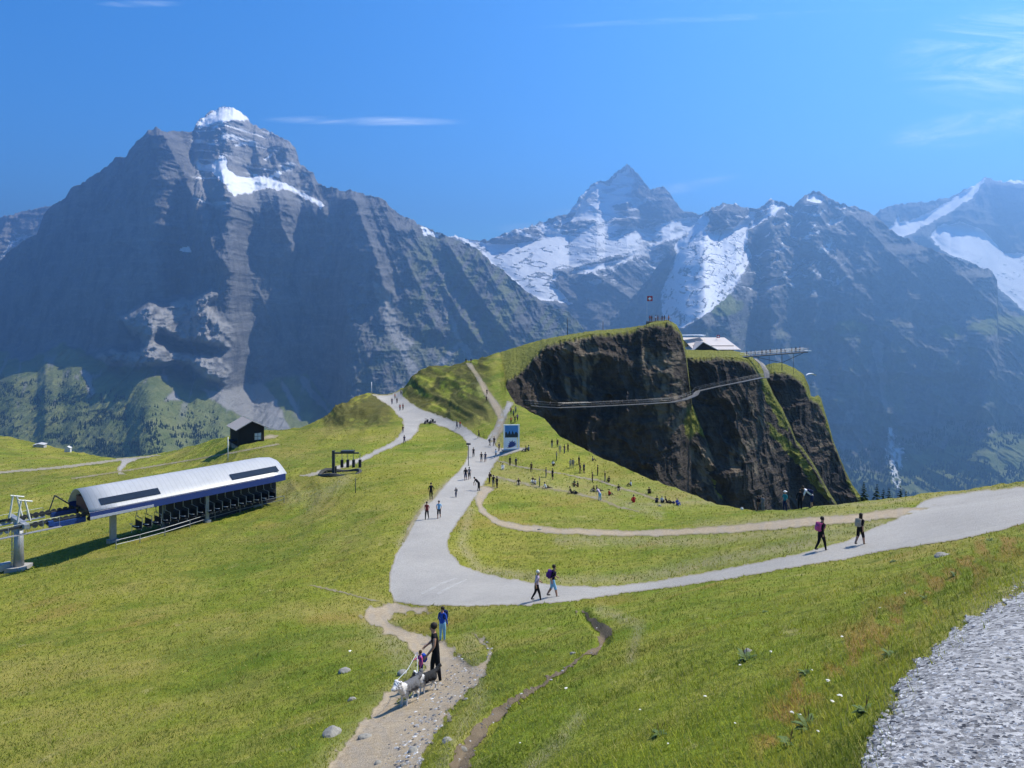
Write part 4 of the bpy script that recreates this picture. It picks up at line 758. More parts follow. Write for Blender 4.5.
# ------------------------------------------------------------------ built things
import bmesh
class MB:
    """collects boxes, tubes and strips into one mesh"""
    def __init__(s): s.v = []; s.f = []; s.m = []
    def add(s, vs, fs, m=0):
        o = len(s.v); s.v += [tuple(v) for v in vs]; s.f += [tuple(i+o for i in f) for f in fs]; s.m += [m]*len(fs); return s
    def box(s, c, sz, rz=0, m=0, ax=None):
        c = Vector(c); hx, hy, hz = sz[0]/2, sz[1]/2, sz[2]/2
        X, Y, Z = ax or (Vector((math.cos(rz), math.sin(rz), 0)), Vector((-math.sin(rz), math.cos(rz), 0)), Vector((0, 0, 1)))
        vs = [c+X*hx*a+Y*hy*b+Z*hz*d for d in (-1, 1) for b in (-1, 1) for a in (-1, 1)]
        return s.add(vs, [(0, 2, 3, 1), (4, 5, 7, 6), (0, 1, 5, 4), (2, 6, 7, 3), (0, 4, 6, 2), (1, 3, 7, 5)], m)
    def tube(s, pts, r, n=6, m=0):
        pts = [Vector(p) for p in pts]; rs = r if isinstance(r, (list, tuple)) else [r]*len(pts); vs = []
        for i, p in enumerate(pts):
            t = (pts[min(i+1, len(pts)-1)]-pts[max(i-1, 0)]).normalized(); a = t.orthogonal().normalized() if abs(t.z) > .9 else t.cross(Vector((0, 0, 1))).normalized(); b = t.cross(a)
            vs += [p+(a*math.cos(q*6.2832/n)+b*math.sin(q*6.2832/n))*rs[i] for q in range(n)]
        fs = [(i*n+q, i*n+(q+1) % n, (i+1)*n+(q+1) % n, (i+1)*n+q) for i in range(len(pts)-1) for q in range(n)]+[tuple(range(n)), tuple((len(pts)-1)*n+q for q in range(n))]
        return s.add(vs, fs, m)
    def wheel(s, c, ax, r, w, m=0, n=12):
        c = Vector(c); ax = Vector(ax).normalized(); return s.tube([c-ax*w/2, c+ax*w/2], r, n, m)
    def build(s, name, mats, parent=None, smooth_=False):
        me = bpy.data.meshes.new(name); me.from_pydata(s.v, [], s.f)
        for x in (mats if isinstance(mats, (list, tuple)) else [mats]): me.materials.append(x)
        me.polygons.foreach_set('material_index', s.m); me.polygons.foreach_set('use_smooth', [smooth_]*len(s.f)); me.update()
        bm = bmesh.new(); bm.from_mesh(me); bmesh.ops.recalc_face_normals(bm, faces=bm.faces); bm.to_mesh(me); bm.free()
        return link(bpy.data.objects.new(name, me), parent)
def thing(name, loc, label, cat, group=None, rz=0, sc_=1):
    o = link(bpy.data.objects.new(name, None)); o.location = loc; o.rotation_euler = (0, 0, rz); o.scale = (sc_,)*3; o.empty_display_size = .3
    return tag(o, label, cat, group)
STEEL = plain('galvanised_steel', (.30, .31, .32), .5, .4, .4); DARKST = plain('dark_steel', (.045, .05, .055), .5, .3, .4); WHITE = plain('white_panel', (.78, .79, .80), .35, 0, .4, .04, .6)
BLUE = plain('deep_blue_band', (.025, .05, .19), .4, 0, .4, .15); GLASS = plain('black_glass', (.012, .014, .018), .15, 0, .6); RUBBER = plain('black_rubber', (.02, .02, .022), .8); CONC = plain('concrete', (.33, .32, .30), .9)
RED = plain('red_paint', (.45, .03, .03), .5); MID = plain('blue_machine_paint', (.015, .05, .19), .45)
# chairlift station ----------------------------------------------------
O0 = Vector((-48.2, 80, -23.8)); u = Vector((.647, .762, 0)); n_ = Vector((-.762, .647, 0)); Lst = 25.2
def S(s_, w_, h_): return u*s_+n_*w_+Vector((0, 0, h_))      # local to the station
st = thing('chairlift_station', O0, 'long white rounded-roof chairlift terminal with blue band on the left meadow', 'chairlift station')
prof = [(0, .95), (.2, 1.2), (1.0, 1.72), (1.8, 2.24), (2.6, 2.68), (3.3, 2.92), (4.0, 2.96), (4.8, 2.8), (5.6, 2.36), (6.3, 1.75), (6.8, 1.1), (7., .9)]
def shell(pr, ss, scl, name, mat, th=.10, cap=False):
    b = MB(); nn = len(pr); rows = []
    for s_, k_ in zip(ss, scl):
        cw, ch = 3.5, 0.
        rows.append([S(s_-(0 if k_ == 1 else 0), cw+(w_-cw)*k_, ch+(h_-ch)*k_) for w_, h_ in pr])
    for inner in (0, 1):
        vs = [p-(Vector((0, 0, th)) if inner else Vector()) for r_ in rows for p in r_]
        b.add(vs, [(i*nn+j, i*nn+j+1, (i+1)*nn+j+1, (i+1)*nn+j) for i in range(len(rows)-1) for j in range(nn-1)])
    o = len(rows)*nn
    for base in (0, (len(rows)-1)*nn):
        b.f += [(base+j, base+j+1, o+base+j+1, o+base+j) for j in range(nn-1)]; b.m += [0]*(nn-1)
    if cap: b.add(rows[-1]+[], [tuple(range(nn))])
    return b.build(name, mat, st, True)
k = N('station_white_sheet', .38, .4); bw = k.n.new('ShaderNodeTexWave'); bw.wave_type = 'BANDS'; bw.bands_direction = 'X'; bw.inputs['Scale'].default_value = .55; bw.inputs['Distortion'].default_value = 0
rt = k.n.new('ShaderNodeVectorRotate'); rt.inputs['Axis'].default_value = (0, 0, 1); rt.inputs['Angle'].default_value = -math.atan2(.762, .647); k.l.new(k.n.new('ShaderNodeTexCoord').outputs['Object'], rt.inputs[0]); k.l.new(rt.outputs[0], bw.inputs[0])
seam = k.ramp(bw.outputs['Fac'], [(0., 1.), (.035, 0.)]); dirt = k.noise(.8, 5, .6)
k.color(k.mix(k.math('MULTIPLY', seam, .55), k.mix(dirt, (.33, .335, .34), (.44, .44, .44)), (.21, .215, .22)))
SHEET = k.m
shell(prof, [-.1, 3, 10, 18, 23.2, 24.8, 25.6, 26.0], [1, 1, 1, 1, 1, .93, .78, .62], 'roof', SHEET, cap=True)
b = MB(); L_ = 25.0
b.box(S(12.5, .06, .48), (25.0, .10, .92), ax=(u, n_, Vector((0, 0, 1)))); b.box(S(12.5, 6.94, .45), (25.0, .10, .86), ax=(u, n_, Vector((0, 0, 1)))); b.build('blue_band', BLUE, st)
b = MB(); b.box(S(3.5, -.005, .2), (7.0, .06, .30), ax=(u, n_, Vector((0, 0, 1)))); b.build('grey_trim', plain('pale_trim', (.45, .45, .47), .5), st)
def panel(s0, s1):
    b = MB(); p = [S(s0, .42, 1.343), S(s1, .42, 1.343), S(s1, 1.30, 1.915), S(s0, 1.30, 1.915)]; nn = (p[1]-p[0]).cross(p[3]-p[0]).normalized(); nn = nn if nn.z > 0 else -nn
    b.add([q+nn*.03 for q in p]+[q+nn*.09 for q in p], [(0, 1, 2, 3), (4, 5, 6, 7), (0, 1, 5, 4), (1, 2, 6, 5), (2, 3, 7, 6), (3, 0, 4, 7)]); w = b.build('window', GLASS, st)
panel(1.3, 8.0); panel(17.3, 24.2)
b = MB(); [b.box(S(12.5, w_, .15), (24, .3, .5), ax=(u, n_, Vector((0, 0, 1)))) for w_ in (1.4, 5.6)]; [b.box(S(s_, 3.5, .1), (.2, 6.4, .3), ax=(u, n_, Vector((0, 0, 1)))) for s_ in np.arange(.6, 25, 2.4)]
b.box(S(12.5, 3.5, .55), (24, 2.4, .5), ax=(u, n_, Vector((0, 0, 1)))); b.build('undercarriage', DARKST, st)
b = MB(); [b.wheel(S(s_, w_, -.12), n_, .28, .12) for s_ in np.arange(.4, 24.8, .62) for w_ in (1.4, 5.6)]; b.wheel(S(3.5, 3.5, 1.1), (0, 0, 1), 2.1, .18, n=24); b.build('tyre_conveyor', RUBBER, st)
for s_, w_, r_ in ((3.2, 2.2, .42), (9.6, 3.4, .16), (14.2, 1.2, .30), (21.8, 2.4, .42)):
    g_ = O0+S(s_, w_, 0); z_ = height(g_.x, g_.y); b = MB(); b.box(S(s_, w_, (z_-.6-O0.z)/2), (r_*1.5, r_*1.2, abs(z_-.6-O0.z)), ax=(u, n_, Vector((0, 0, 1)))); b.box(S(s_, w_, z_-O0.z+.1), (r_*2.6, r_*2.6, .5), ax=(u, n_, Vector((0, 0, 1)))); b.build('column', STEEL, st)
b = MB()
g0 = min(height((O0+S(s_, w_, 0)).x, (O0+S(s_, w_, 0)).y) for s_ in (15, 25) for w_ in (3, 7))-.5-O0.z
b.box(S(17.5, 4.2, (g0-.2)/2), (14.5, 4.2, abs(g0)-.2), ax=(u, n_, Vector((0, 0, 1)))); b.build('dark_base', plain('dark_base_fill', (.035, .035, .04), .8), st)  # plain near-black block under the far part of the roof
b = MB(); b.box(S(-1.9, 1.3, -.05), (3.6, .55, .55), ax=(u, n_, Vector((0, 0, 1)))); b.box(S(-3.6, 1.3, .25), (.5, .8, .5), ax=(u, n_, Vector((0, 0, 1)))); b.box(S(-1.0, 5.6, .05), (2.6, .5, .5), ax=(u, n_, Vector((0, 0, 1)))); b.build('blue_guide_arm', MID, st)
b = MB(); [b.wheel(S(s_, w_, .42), n_, .3, .14) for s_ in np.arange(-5., .2, .6) for w_ in (1.4, 5.6)]
for w_ in (1.4, 5.6): b.tube([S(-5.2, w_, .42), S(0, w_, .42)], .09, 5)
b.tube([S(-.2, 5.9, .8), S(-1.8, 5.9, 2.2)], .08, 5); b.tube([S(-1.8, 5.9, 2.2), S(-2.4, 5.9, .4)], .07, 5); b.build('entry_sheaves', DARKST, st)
b = MB(); b.box(S(.5, 3.5, 1.4), (.5, 3.4, 1.2), ax=(u, n_, Vector((0, 0, 1)))); b.box(S(1.2, 2.2, .9), (1.4, .8, .9), ax=(u, n_, Vector((0, 0, 1)))); b.build('motor', plain('dark_red_machine', (.10, .03, .03), .5), st)
# chairs parked under the roof
def chair(loc, k_, first=[None]):
    if first[0] is None:
        t = thing('chairlift_chair', loc, 'dark chairlift seat hanging in the row under the white station roof', 'chairlift chair', 'chairs parked under the station roof')
        A3 = (u, n_, Vector((0, 0, 1)))
        b = MB(); b.box(S(0, 0, -2.5), (.46, 1.9, .10), ax=A3); b.build('seat', RUBBER, t)
        b = MB(); b.box(S(.24, 0, -2.1), (.09, 1.9, .72), ax=A3); b.build('backrest', RUBBER, t)
        b = MB(); b.tube([S(0, 0, .1), S(0, 0, -1.0), S(.24, 0, -1.3)], .05, 5); b.tube([S(.24, -.95, -2.4), S(.24, -.95, -1.3), S(.24, .95, -1.3), S(.24, .95, -2.4)], .04, 5); b.build('hanger', STEEL, t)
        b = MB(); b.tube([S(-.1, -.9, -2.2), S(-.55, -.8, -2.1), S(-.55, .8, -2.1), S(-.1, .9, -2.2)], .035, 5); b.tube([S(-.55, 0, -2.1), S(-.6, 0, -3.0)], .03, 5); b.build('safety_bar', plain('pale_bar', (.55, .55, .56), .4), t)
        first[0] = t; return
    c = first[0].copy(); COL.objects.link(c); c.location = loc
    for ch in first[0].children: d = ch.copy(); COL.objects.link(d); d.parent = c
for i in range(17): chair(O0+S(5.6+i*1.12, 1.4, .1), i)
# railing along the foot of the station
rp = [ground(x, y) for x, y in ((116, 549), (140, 543), (165, 536), (190, 528), (215, 520), (240, 513), (262, 508), (284, 503))]
t = thing('railing', rp[0], 'long low steel railing on the grass in front of the white chairlift station', 'railing')
for p in rp: b = MB(); b.tube([p-rp[0]-Vector((0, 0, .2)), p-rp[0]+Vector((0, 0, 1.05))], .05, 5); b.build('post', STEEL, t)
b = MB(); [b.tube([p-rp[0]+Vector((0, 0, hh)) for p in rp], .035, 5) for hh in (1.0, .5)]; b.build('rails', STEEL, t)
# pylon with sheaves at the left edge
pb = O0+S(-6.0, 3.5, 0); pb.z = height(pb.x, pb.y); PZ = O0.z+.55-pb.z
t = thing('lift_pylon', pb, 'grey steel chairlift pylon with wheel trains and maintenance frames at the left edge', 'pylon')
b = MB(); b.tube([(0, 0, -.6), (0, 0, PZ-.1)], [.55, .42], 12); b.build('mast', STEEL, t, True); b = MB(); b.box((0, 0, .1), (1.9, 1.9, .6)); b.build('footing', CONC, t)
b = MB(); b.box((0, 0, PZ), (.5, 6.0, .45), ax=(u, n_, Vector((0, 0, 1)))); b.box((0, 0, PZ-.45), (.3, 3.0, .3), ax=(u, n_, Vector((0, 0, 1)))); b.build('crossarm', STEEL, t)
for w_ in (-2.1, 2.1):
    b = MB(); b.box(n_*w_+Vector((0, 0, PZ-.1)), (7.4, .16, .26), ax=(u, n_, Vector((0, 0, 1)))); tr_ = b.build('sheave_train', DARKST, t)
    b = MB(); [b.wheel(u*s_+n_*(w_+.05)+Vector((0, 0, PZ-.28)), n_, .26, .12) for s_ in np.arange(-3.5, 3.6, .64)]; b.build('sheaves', plain('grey_wheels', (.25, .26, .27), .6), tr_)
    b = MB(); c0 = n_*(w_*.7)+Vector((0, 0, PZ+.2)); b.tube([c0-u*.5, c0-u*.15+Vector((0, 0, 2.5))], .10, 4); b.tube([c0+u*.7, c0+u*.2+Vector((0, 0, 2.4))], .10, 4); b.tube([c0-u*.4+Vector((0, 0, 2.5)), c0+u*.9+Vector((0, 0, 2.1))], .09, 4); b.build('maintenance_frame', plain('pale_frame', (.52, .52, .46), .6), t)
    b = MB(); b.box(n_*(w_*1.35)+Vector((0, 0, PZ-.75)), (6.6, .55, .06), ax=(u, n_, Vector((0, 0, 1)))); [b.tube([u*s_+n_*(w_*1.35+.25)+Vector((0, 0, PZ-.72)), u*s_+n_*(w_*1.35+.25)+Vector((0, 0, PZ+.3))], .025, 4) for s_ in np.arange(-3.2, 3.3, 1.6)]; b.tube([-u*3.2+n_*(w_*1.35+.25)+Vector((0, 0, PZ+.3)), u*3.2+n_*(w_*1.35+.25)+Vector((0, 0, PZ+.3))], .025, 4); b.build('catwalk', STEEL, t)
b = MB(); [b.tube([-u*.62+n_*a_+Vector((0, 0, .2)), -u*.62+n_*a_+Vector((0, 0, PZ-.5))], .03, 4) for a_ in (-.2, .2)]; [b.tube([-u*.62-n_*.2+Vector((0, 0, h_)), -u*.62+n_*.2+Vector((0, 0, h_))], .02, 4) for h_ in np.arange(.4, PZ-.6, .35)]; b.build('ladder', STEEL, t)
b = MB(); b.box(-u*1.3+n_*.6+Vector((0, 0, .5)), (1.4, .9, .7), ax=(u, n_, Vector((0, 0, 1)))); b.box(-u*2.9+n_*.2+Vector((0, 0, .45)), (1.2, .5, .4), ax=(u, n_, Vector((0, 0, 1)))); b.build('base_box', plain('grey_cabinet', (.35, .35, .34), .6), t)
for w_, lb in ((1.4, 'steel haul rope on the near side running through the pylon wheels'), (5.6, 'steel haul rope on the far side running through the pylon wheels')):
    p0 = O0+S(.5, w_, .42); b = MB(); b.tube([(0, 0, 0)]+[-u*s_+Vector((0, 0, -.0016*(s_-6)**2*(s_ > 6)-.0*s_)) for s_ in (6, 20, 40, 60)], .04, 5)
    o = b.build('cable', DARKST); o.location = p0; tag(o, lb, 'cable', 'haul ropes')
# black hut on the shoulder ------------------------------------------
hb = ground(247, 442); A = rad(36); t = thing('mountain_hut', hb, 'black timber hut with grey gable roof and white shutter on the left shoulder', 'hut', rz=A)
k = N('black_log_wall', .85, .2); bw = k.n.new('ShaderNodeTexWave'); bw.bands_direction = 'Z'; bw.inputs['Scale'].default_value = 1.4; k.l.new(k.n.new('ShaderNodeTexCoord').outputs['Object'], bw.inputs[0]); k.color(k.mix(bw.outputs['Fac'], (.010, .009, .008), (.035, .028, .022))).bump(bw.outputs['Fac'], .06); LOG = k.m
hw, hd, hh = 2.7, 3.2, 3.5
b = MB(); b.add([(-hw, -hd, -.2), (hw, -hd, -.2), (hw, hd, -.2), (-hw, hd, -.2), (-hw, -hd, hh), (hw, -hd, hh), (hw, hd, hh), (-hw, hd, hh), (0, -hd, hh+1.35), (0, hd, hh+1.35)], [(0, 1, 5, 8, 4), (2, 3, 7, 9, 6), (0, 4, 7, 3), (1, 2, 6, 5), (0, 3, 2, 1)]); b.build('wall', LOG, t)
b = MB()
for sg in (-1, 1):
    x1, z1 = sg*(hw+.6), hh-.28; x0, z0 = 0, hh+1.42; q = Vector((x1-x0, 0, z1-z0)); nn = Vector((-q.z, 0, q.x)).normalized()*(.16*sg)
    vs = [Vector((x, y, z)) for (x, z) in ((x0, z0), (x1, z1)) for y in (-hd-.7, hd+.6)]; b.add(vs+[v+nn for v in vs], [(0, 1, 3, 2), (4, 6, 7, 5), (0, 2, 6, 4), (1, 5, 7, 3), (2, 3, 7, 6), (0, 4, 5, 1)])
b.build('roof', plain('grey_weathered_roof', (.33, .30, .28), .8, 0, .2, .2), t)
b = MB(); b.box((1.35, -hd-.05, 1.55), (1.5, .1, 1.5)); w_o = b.build('window', plain('whitewashed_shutter', (.50, .50, .50), .7, 0, .2, .3, 2), t)
b = MB(); [b.box((1.35+a_, -hd-.12, 1.55), (.07, .05, 1.56)) for a_ in (-.72, 0, .72)]; [b.box((1.35, -hd-.125, 1.55+a_), (1.56, .05, .07)) for a_ in (-.72, .02, .75)]; b.build('frame', DARKST, w_o)
b = MB(); b.box((-.3, 0, -1.0), (2*hw-.2, 2*hd-.2, 1.7)); b.build('stone_plinth', plain('plinth_stone', (.20, .18, .155), .9), t)
b = MB(); b.box((-hw-.7, -.8, .8), (1.2, 3.0, .15)); b.tube([(-hw-1.2, -2.2, -2.6), (-hw-1.2, -2.2, .8)], .1, 5); b.build('side_deck', LOG, t)
def post(px, py, hpx, label, name='pole', cat='pole', r=.07, mat=None, d=None, head=None):
    c = U(px, py, d) if d else ground(px, py); H_ = hpx*c.y/F; b = MB(); b.tube([(0, 0, -.4), (0, 0, H_)], [r, r*.8], 8)
    if head: b.box((0, 0, H_), head)
    o = b.build(name, mat or STEEL, None, True); o.location = c; return tag(o, label, cat)
PALE = plain('pale_pole', (.6, .6, .6), .5)
post(228, 461, 24, 'white lamp pole standing below the black hut', r=.10, mat=PALE)
post(468.5, 466, 22, 'thin dark signpost on the grass edge at the road fork', r=.06, mat=DARKST, head=(.7, .12, .3))
post(371.5, 394, 12, 'white pole on the crest where the left road vanishes', r=.13, mat=PALE, d=206)
post(567.5, 338, 20, 'tall thin mast on the grassy cliff edge', r=.10, mat=DARKST, d=212); post(603, 333, 12, 'short thin post on the cliff edge right of the tall mast', r=.10, mat=DARKST, d=212)
# info board ------------------------------------------------------------
c = ground(511.5, 450.5); sc1 = c.y/F; W_, H_ = 14.5*sc1, 25.5*sc1; t = thing('information_board', c, 'tall white-framed board with blue mountain picture and blue logo beside the path', 'sign', rz=rad(4))
b = MB(); b.box((-W_/2, 0, H_/2), (.22, .22, H_+.2)); b.box((W_/2, 0, H_/2), (.26, .22, H_+.2)); b.box((0, 0, H_), (W_+.26, .2, .16)); b.box((0, 0, H_*.07), (W_, .2, .2)); b.build('frame', WHITE, t)
b = MB(); b.box((0, 0, H_*.76), (W_-.25, .08, H_*.44)); pc = b.build('picture_panel', plain('photo_sky_blue', (.06, .22, .50), .4, 0, .3, .35, .7), t)
xs_ = np.linspace(-W_/2+.14, W_/2-.14, 15); hz = [H_*(.70+.07*math.sin(i*1.7)+.03*math.sin(i*4.1)) for i in range(15)]
b = MB(); b.add([(x, -.06, z) for x, z in zip(xs_, hz)]+[(x, -.06, H_*.545) for x in xs_], [(i, i+1, 16+i, 15+i) for i in range(14)]); b.build('printed_mountains', plain('print_dark', (.015, .03, .04), .5), pc)
b = MB(); b.box((-.06, 0, H_*.31), (W_-.4, .08, H_*.40)); lg = b.build('logo_panel', WHITE, t)
bird = [(-.1, .02), (.2, -.02), (.62, .12), (.95, .34), (.80, .40), (.98, .56), (.72, .56), (.84, .76), (.56, .68), (.50, .88), (.36, .70), (.12, .74), (.22, .56), (.0, .44), (.16, .38), (-.04, .22), (.12, .18)]
bx = [(-.62+1.55*x, -.06, H_*.115+1.55*z*.95) for x, z in bird]; ctr = (sum(p[0] for p in bx)/len(bx), -.06, sum(p[2] for p in bx)/len(bx))
b = MB(); b.add(bx+[ctr], [(i, (i+1) % len(bx), len(bx)) for i in range(len(bx))]); b.build('logo', BLUE, lg)
b = MB(); b.box((0, 0, H_*.53), (W_-.2, .1, .16)); b.build('crossbar', DARKST, t)
b = MB(); b.box((.3, .4, .05), (W_+1.4, 1.4, .3)); b.build('base_slab', CONC, t)
# rack with four hanging slabs --------------------------------------------
c = ground(340, 474); q = c.y/F; t = thing('lifting_rack', c, 'small dark steel frame with four black pads hanging above the thin road', 'rack')
b = MB(); b.box((-6.5*q, 0, 11*q), (2.6*q, .4, 25*q)); b.box((-5*q, .6, 3*q), (.2, .2, 8*q)); b.build('post', DARKST, t)
b = MB(); b.box((6*q, 0, 21*q), (26*q, .25, .22)); b.box((8*q, 0, 22.8*q), (13*q, .9, 1.6*q)); b.build('beam', DARKST, t)
for i, x in enumerate((2.0, 7.8, 13.6, 20)):
    b = MB(); b.box((x*q, 0, 10.5*q), (2.4*q, .5, 7.5*q)); pd = b.build('hanging_pad', RUBBER, t); b = MB(); b.tube([(x*q, 0, 14*q), (x*q, 0, 21*q)], .05, 5); b.build('hanger', STEEL, pd)
b = MB(); vs = []; 
for i in range(20): a_ = i*.314; vs.append((math.cos(a_)*20*q, math.sin(a_)*2.2, .1+.25*math.sin(i)))
b.tube(vs+[vs[0]], .32, 6); b.build('base_ring', plain('dark_base_ring', (.06, .06, .055), .8), t)
post(355.6, 493, 15, 'thin pole in the grass in front of the hanging rack', r=.06, mat=DARKST)
# small field buildings
def shed(px, py, wp, hp, label, tone, d=None, roof=(.3, .3, .3)):
    c = ground(px, py) if d is None else U(px, py, d); q = c.y/F; w_, h_ = wp*q/2, hp*q; t = thing('field_shed', c, label, 'shed', rz=.3)
    b = MB(); b.add([(-w_, -w_, -.5), (w_, -w_, -.5), (w_, w_, -.5), (-w_, w_, -.5), (-w_, -w_, h_*.7), (w_, -w_, h_*.7), (w_, w_, h_*.7), (-w_, w_, h_*.7), (0, -w_, h_), (0, w_, h_)], [(0, 1, 5, 8, 4), (2, 3, 7, 9, 6), (0, 4, 7, 3), (1, 2, 6, 5), (0, 3, 2, 1)]); b.build('wall', plain('shed_wall_%d' % px, tone, .7), t)
    b = MB()
    for sg in (-1, 1): b.add([(0, -w_*1.1, h_+.06), (0, w_*1.1, h_+.06), (sg*w_*1.15, w_*1.1, h_*.66+.06), (sg*w_*1.15, -w_*1.1, h_*.66+.06), (0, -w_*1.1, h_+.16), (0, w_*1.1, h_+.16), (sg*w_*1.15, w_*1.1, h_*.66+.16), (sg*w_*1.15, -w_*1.1, h_*.66+.16)], [(0, 1, 2, 3), (4, 5, 6, 7), (0, 3, 7, 4), (1, 2, 6, 5), (2, 3, 7, 6)])
    b.build('roof', plain('shed_roof_%d' % px, roof, .7), t)
shed(68, 452, 5, 5.5, 'small white shed alone on the brow of the left meadow', (.5, .5, .5), roof=(.5, .5, .5)); shed(40, 447, 9, 3.5, 'low pale-roofed hut just behind the brow of the left meadow', (.35, .33, .30), roof=(.38, .38, .38))
# mountain carts
for px, py, lb in ((426.5, 423.5, 'dark mountain cart parked at the fork, the left one of two'), (431.8, 423.2, 'dark mountain cart parked at the fork, the right one of two')):
    c = ground(px, py); t = thing('mountain_cart', c, lb, 'cart', 'mountain carts parked at the fork', rz=.5)
    b = MB(); b.tube([(-.5, -.5, .25), (.5, -.5, .25), (.15, .7, .3), (-.15, .7, .3), (-.5, -.5, .25)], .05, 5); b.tube([(0, .65, .3), (0, .35, 1.05)], .04, 5); b.tube([(-.35, .35, 1.05), (.35, .35, 1.05)], .035, 5); b.build('frame', DARKST, t)
    b = MB(); b.box((0, -.3, .4), (.5, .45, .1)); b.box((0, -.55, .7), (.5, .08, .6)); b.build('seat', RUBBER, t)
    for x, y in ((-.6, -.5), (.6, -.5), (0, .75)):
        b = MB(); b.wheel((x, y, .28), (1, 0, 0), .28, .14, n=14); b.build('wheel', RUBBER, t)
# cliff walk ------------------------------------------------------------
def walkway(pts, label, wd=1.3, name='cliff_walkway', rail=1.1):
    P = [U(*p) for p in pts]; o = P[0]; Q = []
    for i in range(len(P)-1):
        nseg = max(2, int((P[i+1]-P[i]).length/2.0))
        Q += [P[i].lerp(P[i+1], j/nseg) for j in range(nseg)]
    Q.append(P[-1]); Q = [p-o for p in Q]; t = thing(name, o, label, 'walkway')
    def side(i):
        d_ = (Q[min(i+1, len(Q)-1)]-Q[max(i-1, 0)]).normalized(); s_ = d_.cross(Vector((0, 0, 1))); s_.z = 0; return s_.normalized()
    b = MB(); vs = []
    for i, p in enumerate(Q): s_ = side(i)*wd/2; vs += [p+s_, p-s_, p-s_-Vector((0, 0, .16)), p+s_-Vector((0, 0, .16))]
    b.add(vs, [(i*4+j, i*4+(j+1) % 4, i*4+4+(j+1) % 4, i*4+4+j) for i in range(len(Q)-1) for j in range(4)]); b.build('deck', plain('walk_grating', (.09, .09, .095), .6), t)
    for sg in (-1, 1):
        b = MB(); rl = [p+side(i)*wd/2*sg for i, p in enumerate(Q)]
        for h_, r_ in ((rail, .022), (rail*.5, .012)): b.tube([p+Vector((0, 0, h_)) for p in rl], r_, 4)
        for p in rl: b.tube([p, p+Vector((0, 0, rail))], .018, 4)
        b.build('railing', plain('bright_rail', (.18, .18, .19), .4, .3), t)
    return t
walkway([(528, 405, 152), (536, 406, 162), (560, 407.5, 176), (590, 406.5, 181), (620, 405, 183), (650, 403.5, 184.5), (672, 402, 186.5), (684, 399.5, 190)], 'long thin walkway bolted across the dark cliff from the grass to the rock nose')
walkway([(684, 399.5, 190), (695, 395, 199), (698, 391, 204), (715, 387, 205), (740, 382, 206), (762, 377.5, 208), (767, 377.5, 210)], 'bright upper walkway from the rock nose to the grassy notch', 1.5)
walkway([(767, 377.5, 210), (766, 371, 213), (762, 364, 216), (755, 358.5, 218)], 'short steep stair walkway climbing through the grassy notch', 1.5)
# lookout platform ----------------------------------------------------
A0 = U(742, 356.5, 222); A1 = U(806, 351.5, 226); t = thing('lookout_platform', A0, 'long steel lookout platform jutting out right from the cliff top', 'lookout platform'); D_ = A1-A0; dn = D_.normalized(); sd = Vector((-dn.y, dn.x, 0)).normalized()
b = MB(); b.add([p+s_+h_ for h_ in (Vector((0, 0, 0)), Vector((0, 0, -.3))) for p, s_ in ((Vector(), sd*1.2), (Vector(), -sd*1.2), (D_, -sd*1.2), (D_, sd*1.2))], [(0, 1, 2, 3), (4, 5, 6, 7), (0, 1, 5, 4), (1, 2, 6, 5), (2, 3, 7, 6), (3, 0, 4, 7)]); b.build('deck', plain('walk_grating', (.28, .28, .29), .6), t)
for sg in (-1, 1):
    b = MB(); [b.tube([D_*i/14+sd*1.2*sg, D_*i/14+sd*1.2*sg+Vector((0, 0, 1.15))], .035, 4) for i in range(15)]; [b.tube([sd*1.2*sg+Vector((0, 0, h_)), D_+sd*1.2*sg+Vector((0, 0, h_))], .04, 4) for h_ in (1.15, .6)]; b.build('railing', STEEL, t)
b = MB(); b.tube([D_*.97-Vector((0, 0, .3)), D_*.62-Vector((0, 0, 3.0)), D_*.2-Vector((0, 0, .4))], .10, 5)
for f_, l_ in ((.62, 5.5), (.42, 4.2), (.80, 7.0), (.25, 4.), (.1, 3.5)): b.tube([D_*f_-Vector((0, 0, .2)), D_*f_-Vector((0, 0, l_))], .11 if f_ == .62 else .06, 5)
b.build('supports', DARKST, t)
b = MB(); b.box(D_*1.02+Vector((0, 0, .2)), (2.4, 1.0, .18), math.atan2(dn.y, dn.x)); b.build('end_gangway', WHITE, t)
# lodge on the cliff top ----------------------------------------------
g0 = U(690, 352, 240); q = 240/F; t = thing('mountain_lodge', g0, 'low lodge with broad pale roof on the grassy cliff top behind the nose', 'lodge')
b = MB(); b.box((8, 4, .9), (14, 8, 2.6)); b.build('wall', plain('lodge_timber', (.10, .06, .04), .8), t)
b = MB(); rz_ = 13.5*q; x0, x1 = -3*q, 48*q
b.add([(x0, 8, 4.7), (x1-2.2, 8, 4.7), (x1, -3, 1.0), (x0+4*q, -3, 1.0), (x0, 14, 1.0), (x1, 14, 1.0)], [(0, 1, 2, 3), (0, 4, 5, 1)]); b.add([(x0, 8, 4.5), (x1-2.2, 8, 4.5), (x1, -3, .8), (x0+4*q, -3, .8)], [(0, 1, 2, 3)]); b.build('roof', plain('pale_metal_roof', (.50, .45, .42), .5, 0, .3, .1, .4), t)
b = MB(); ga = [(-1*q, -4.5, .3), (26*q, -4.5, .3), (9*q, -4.5, 3.3)]; b.add(ga+[(x, 5, z) for x, y, z in ga], [(0, 1, 2), (3, 4, 5), (0, 2, 5, 3), (1, 2, 5, 4)]); b.build('gable', plain('dark_gable', (.05, .035, .03), .8), t)
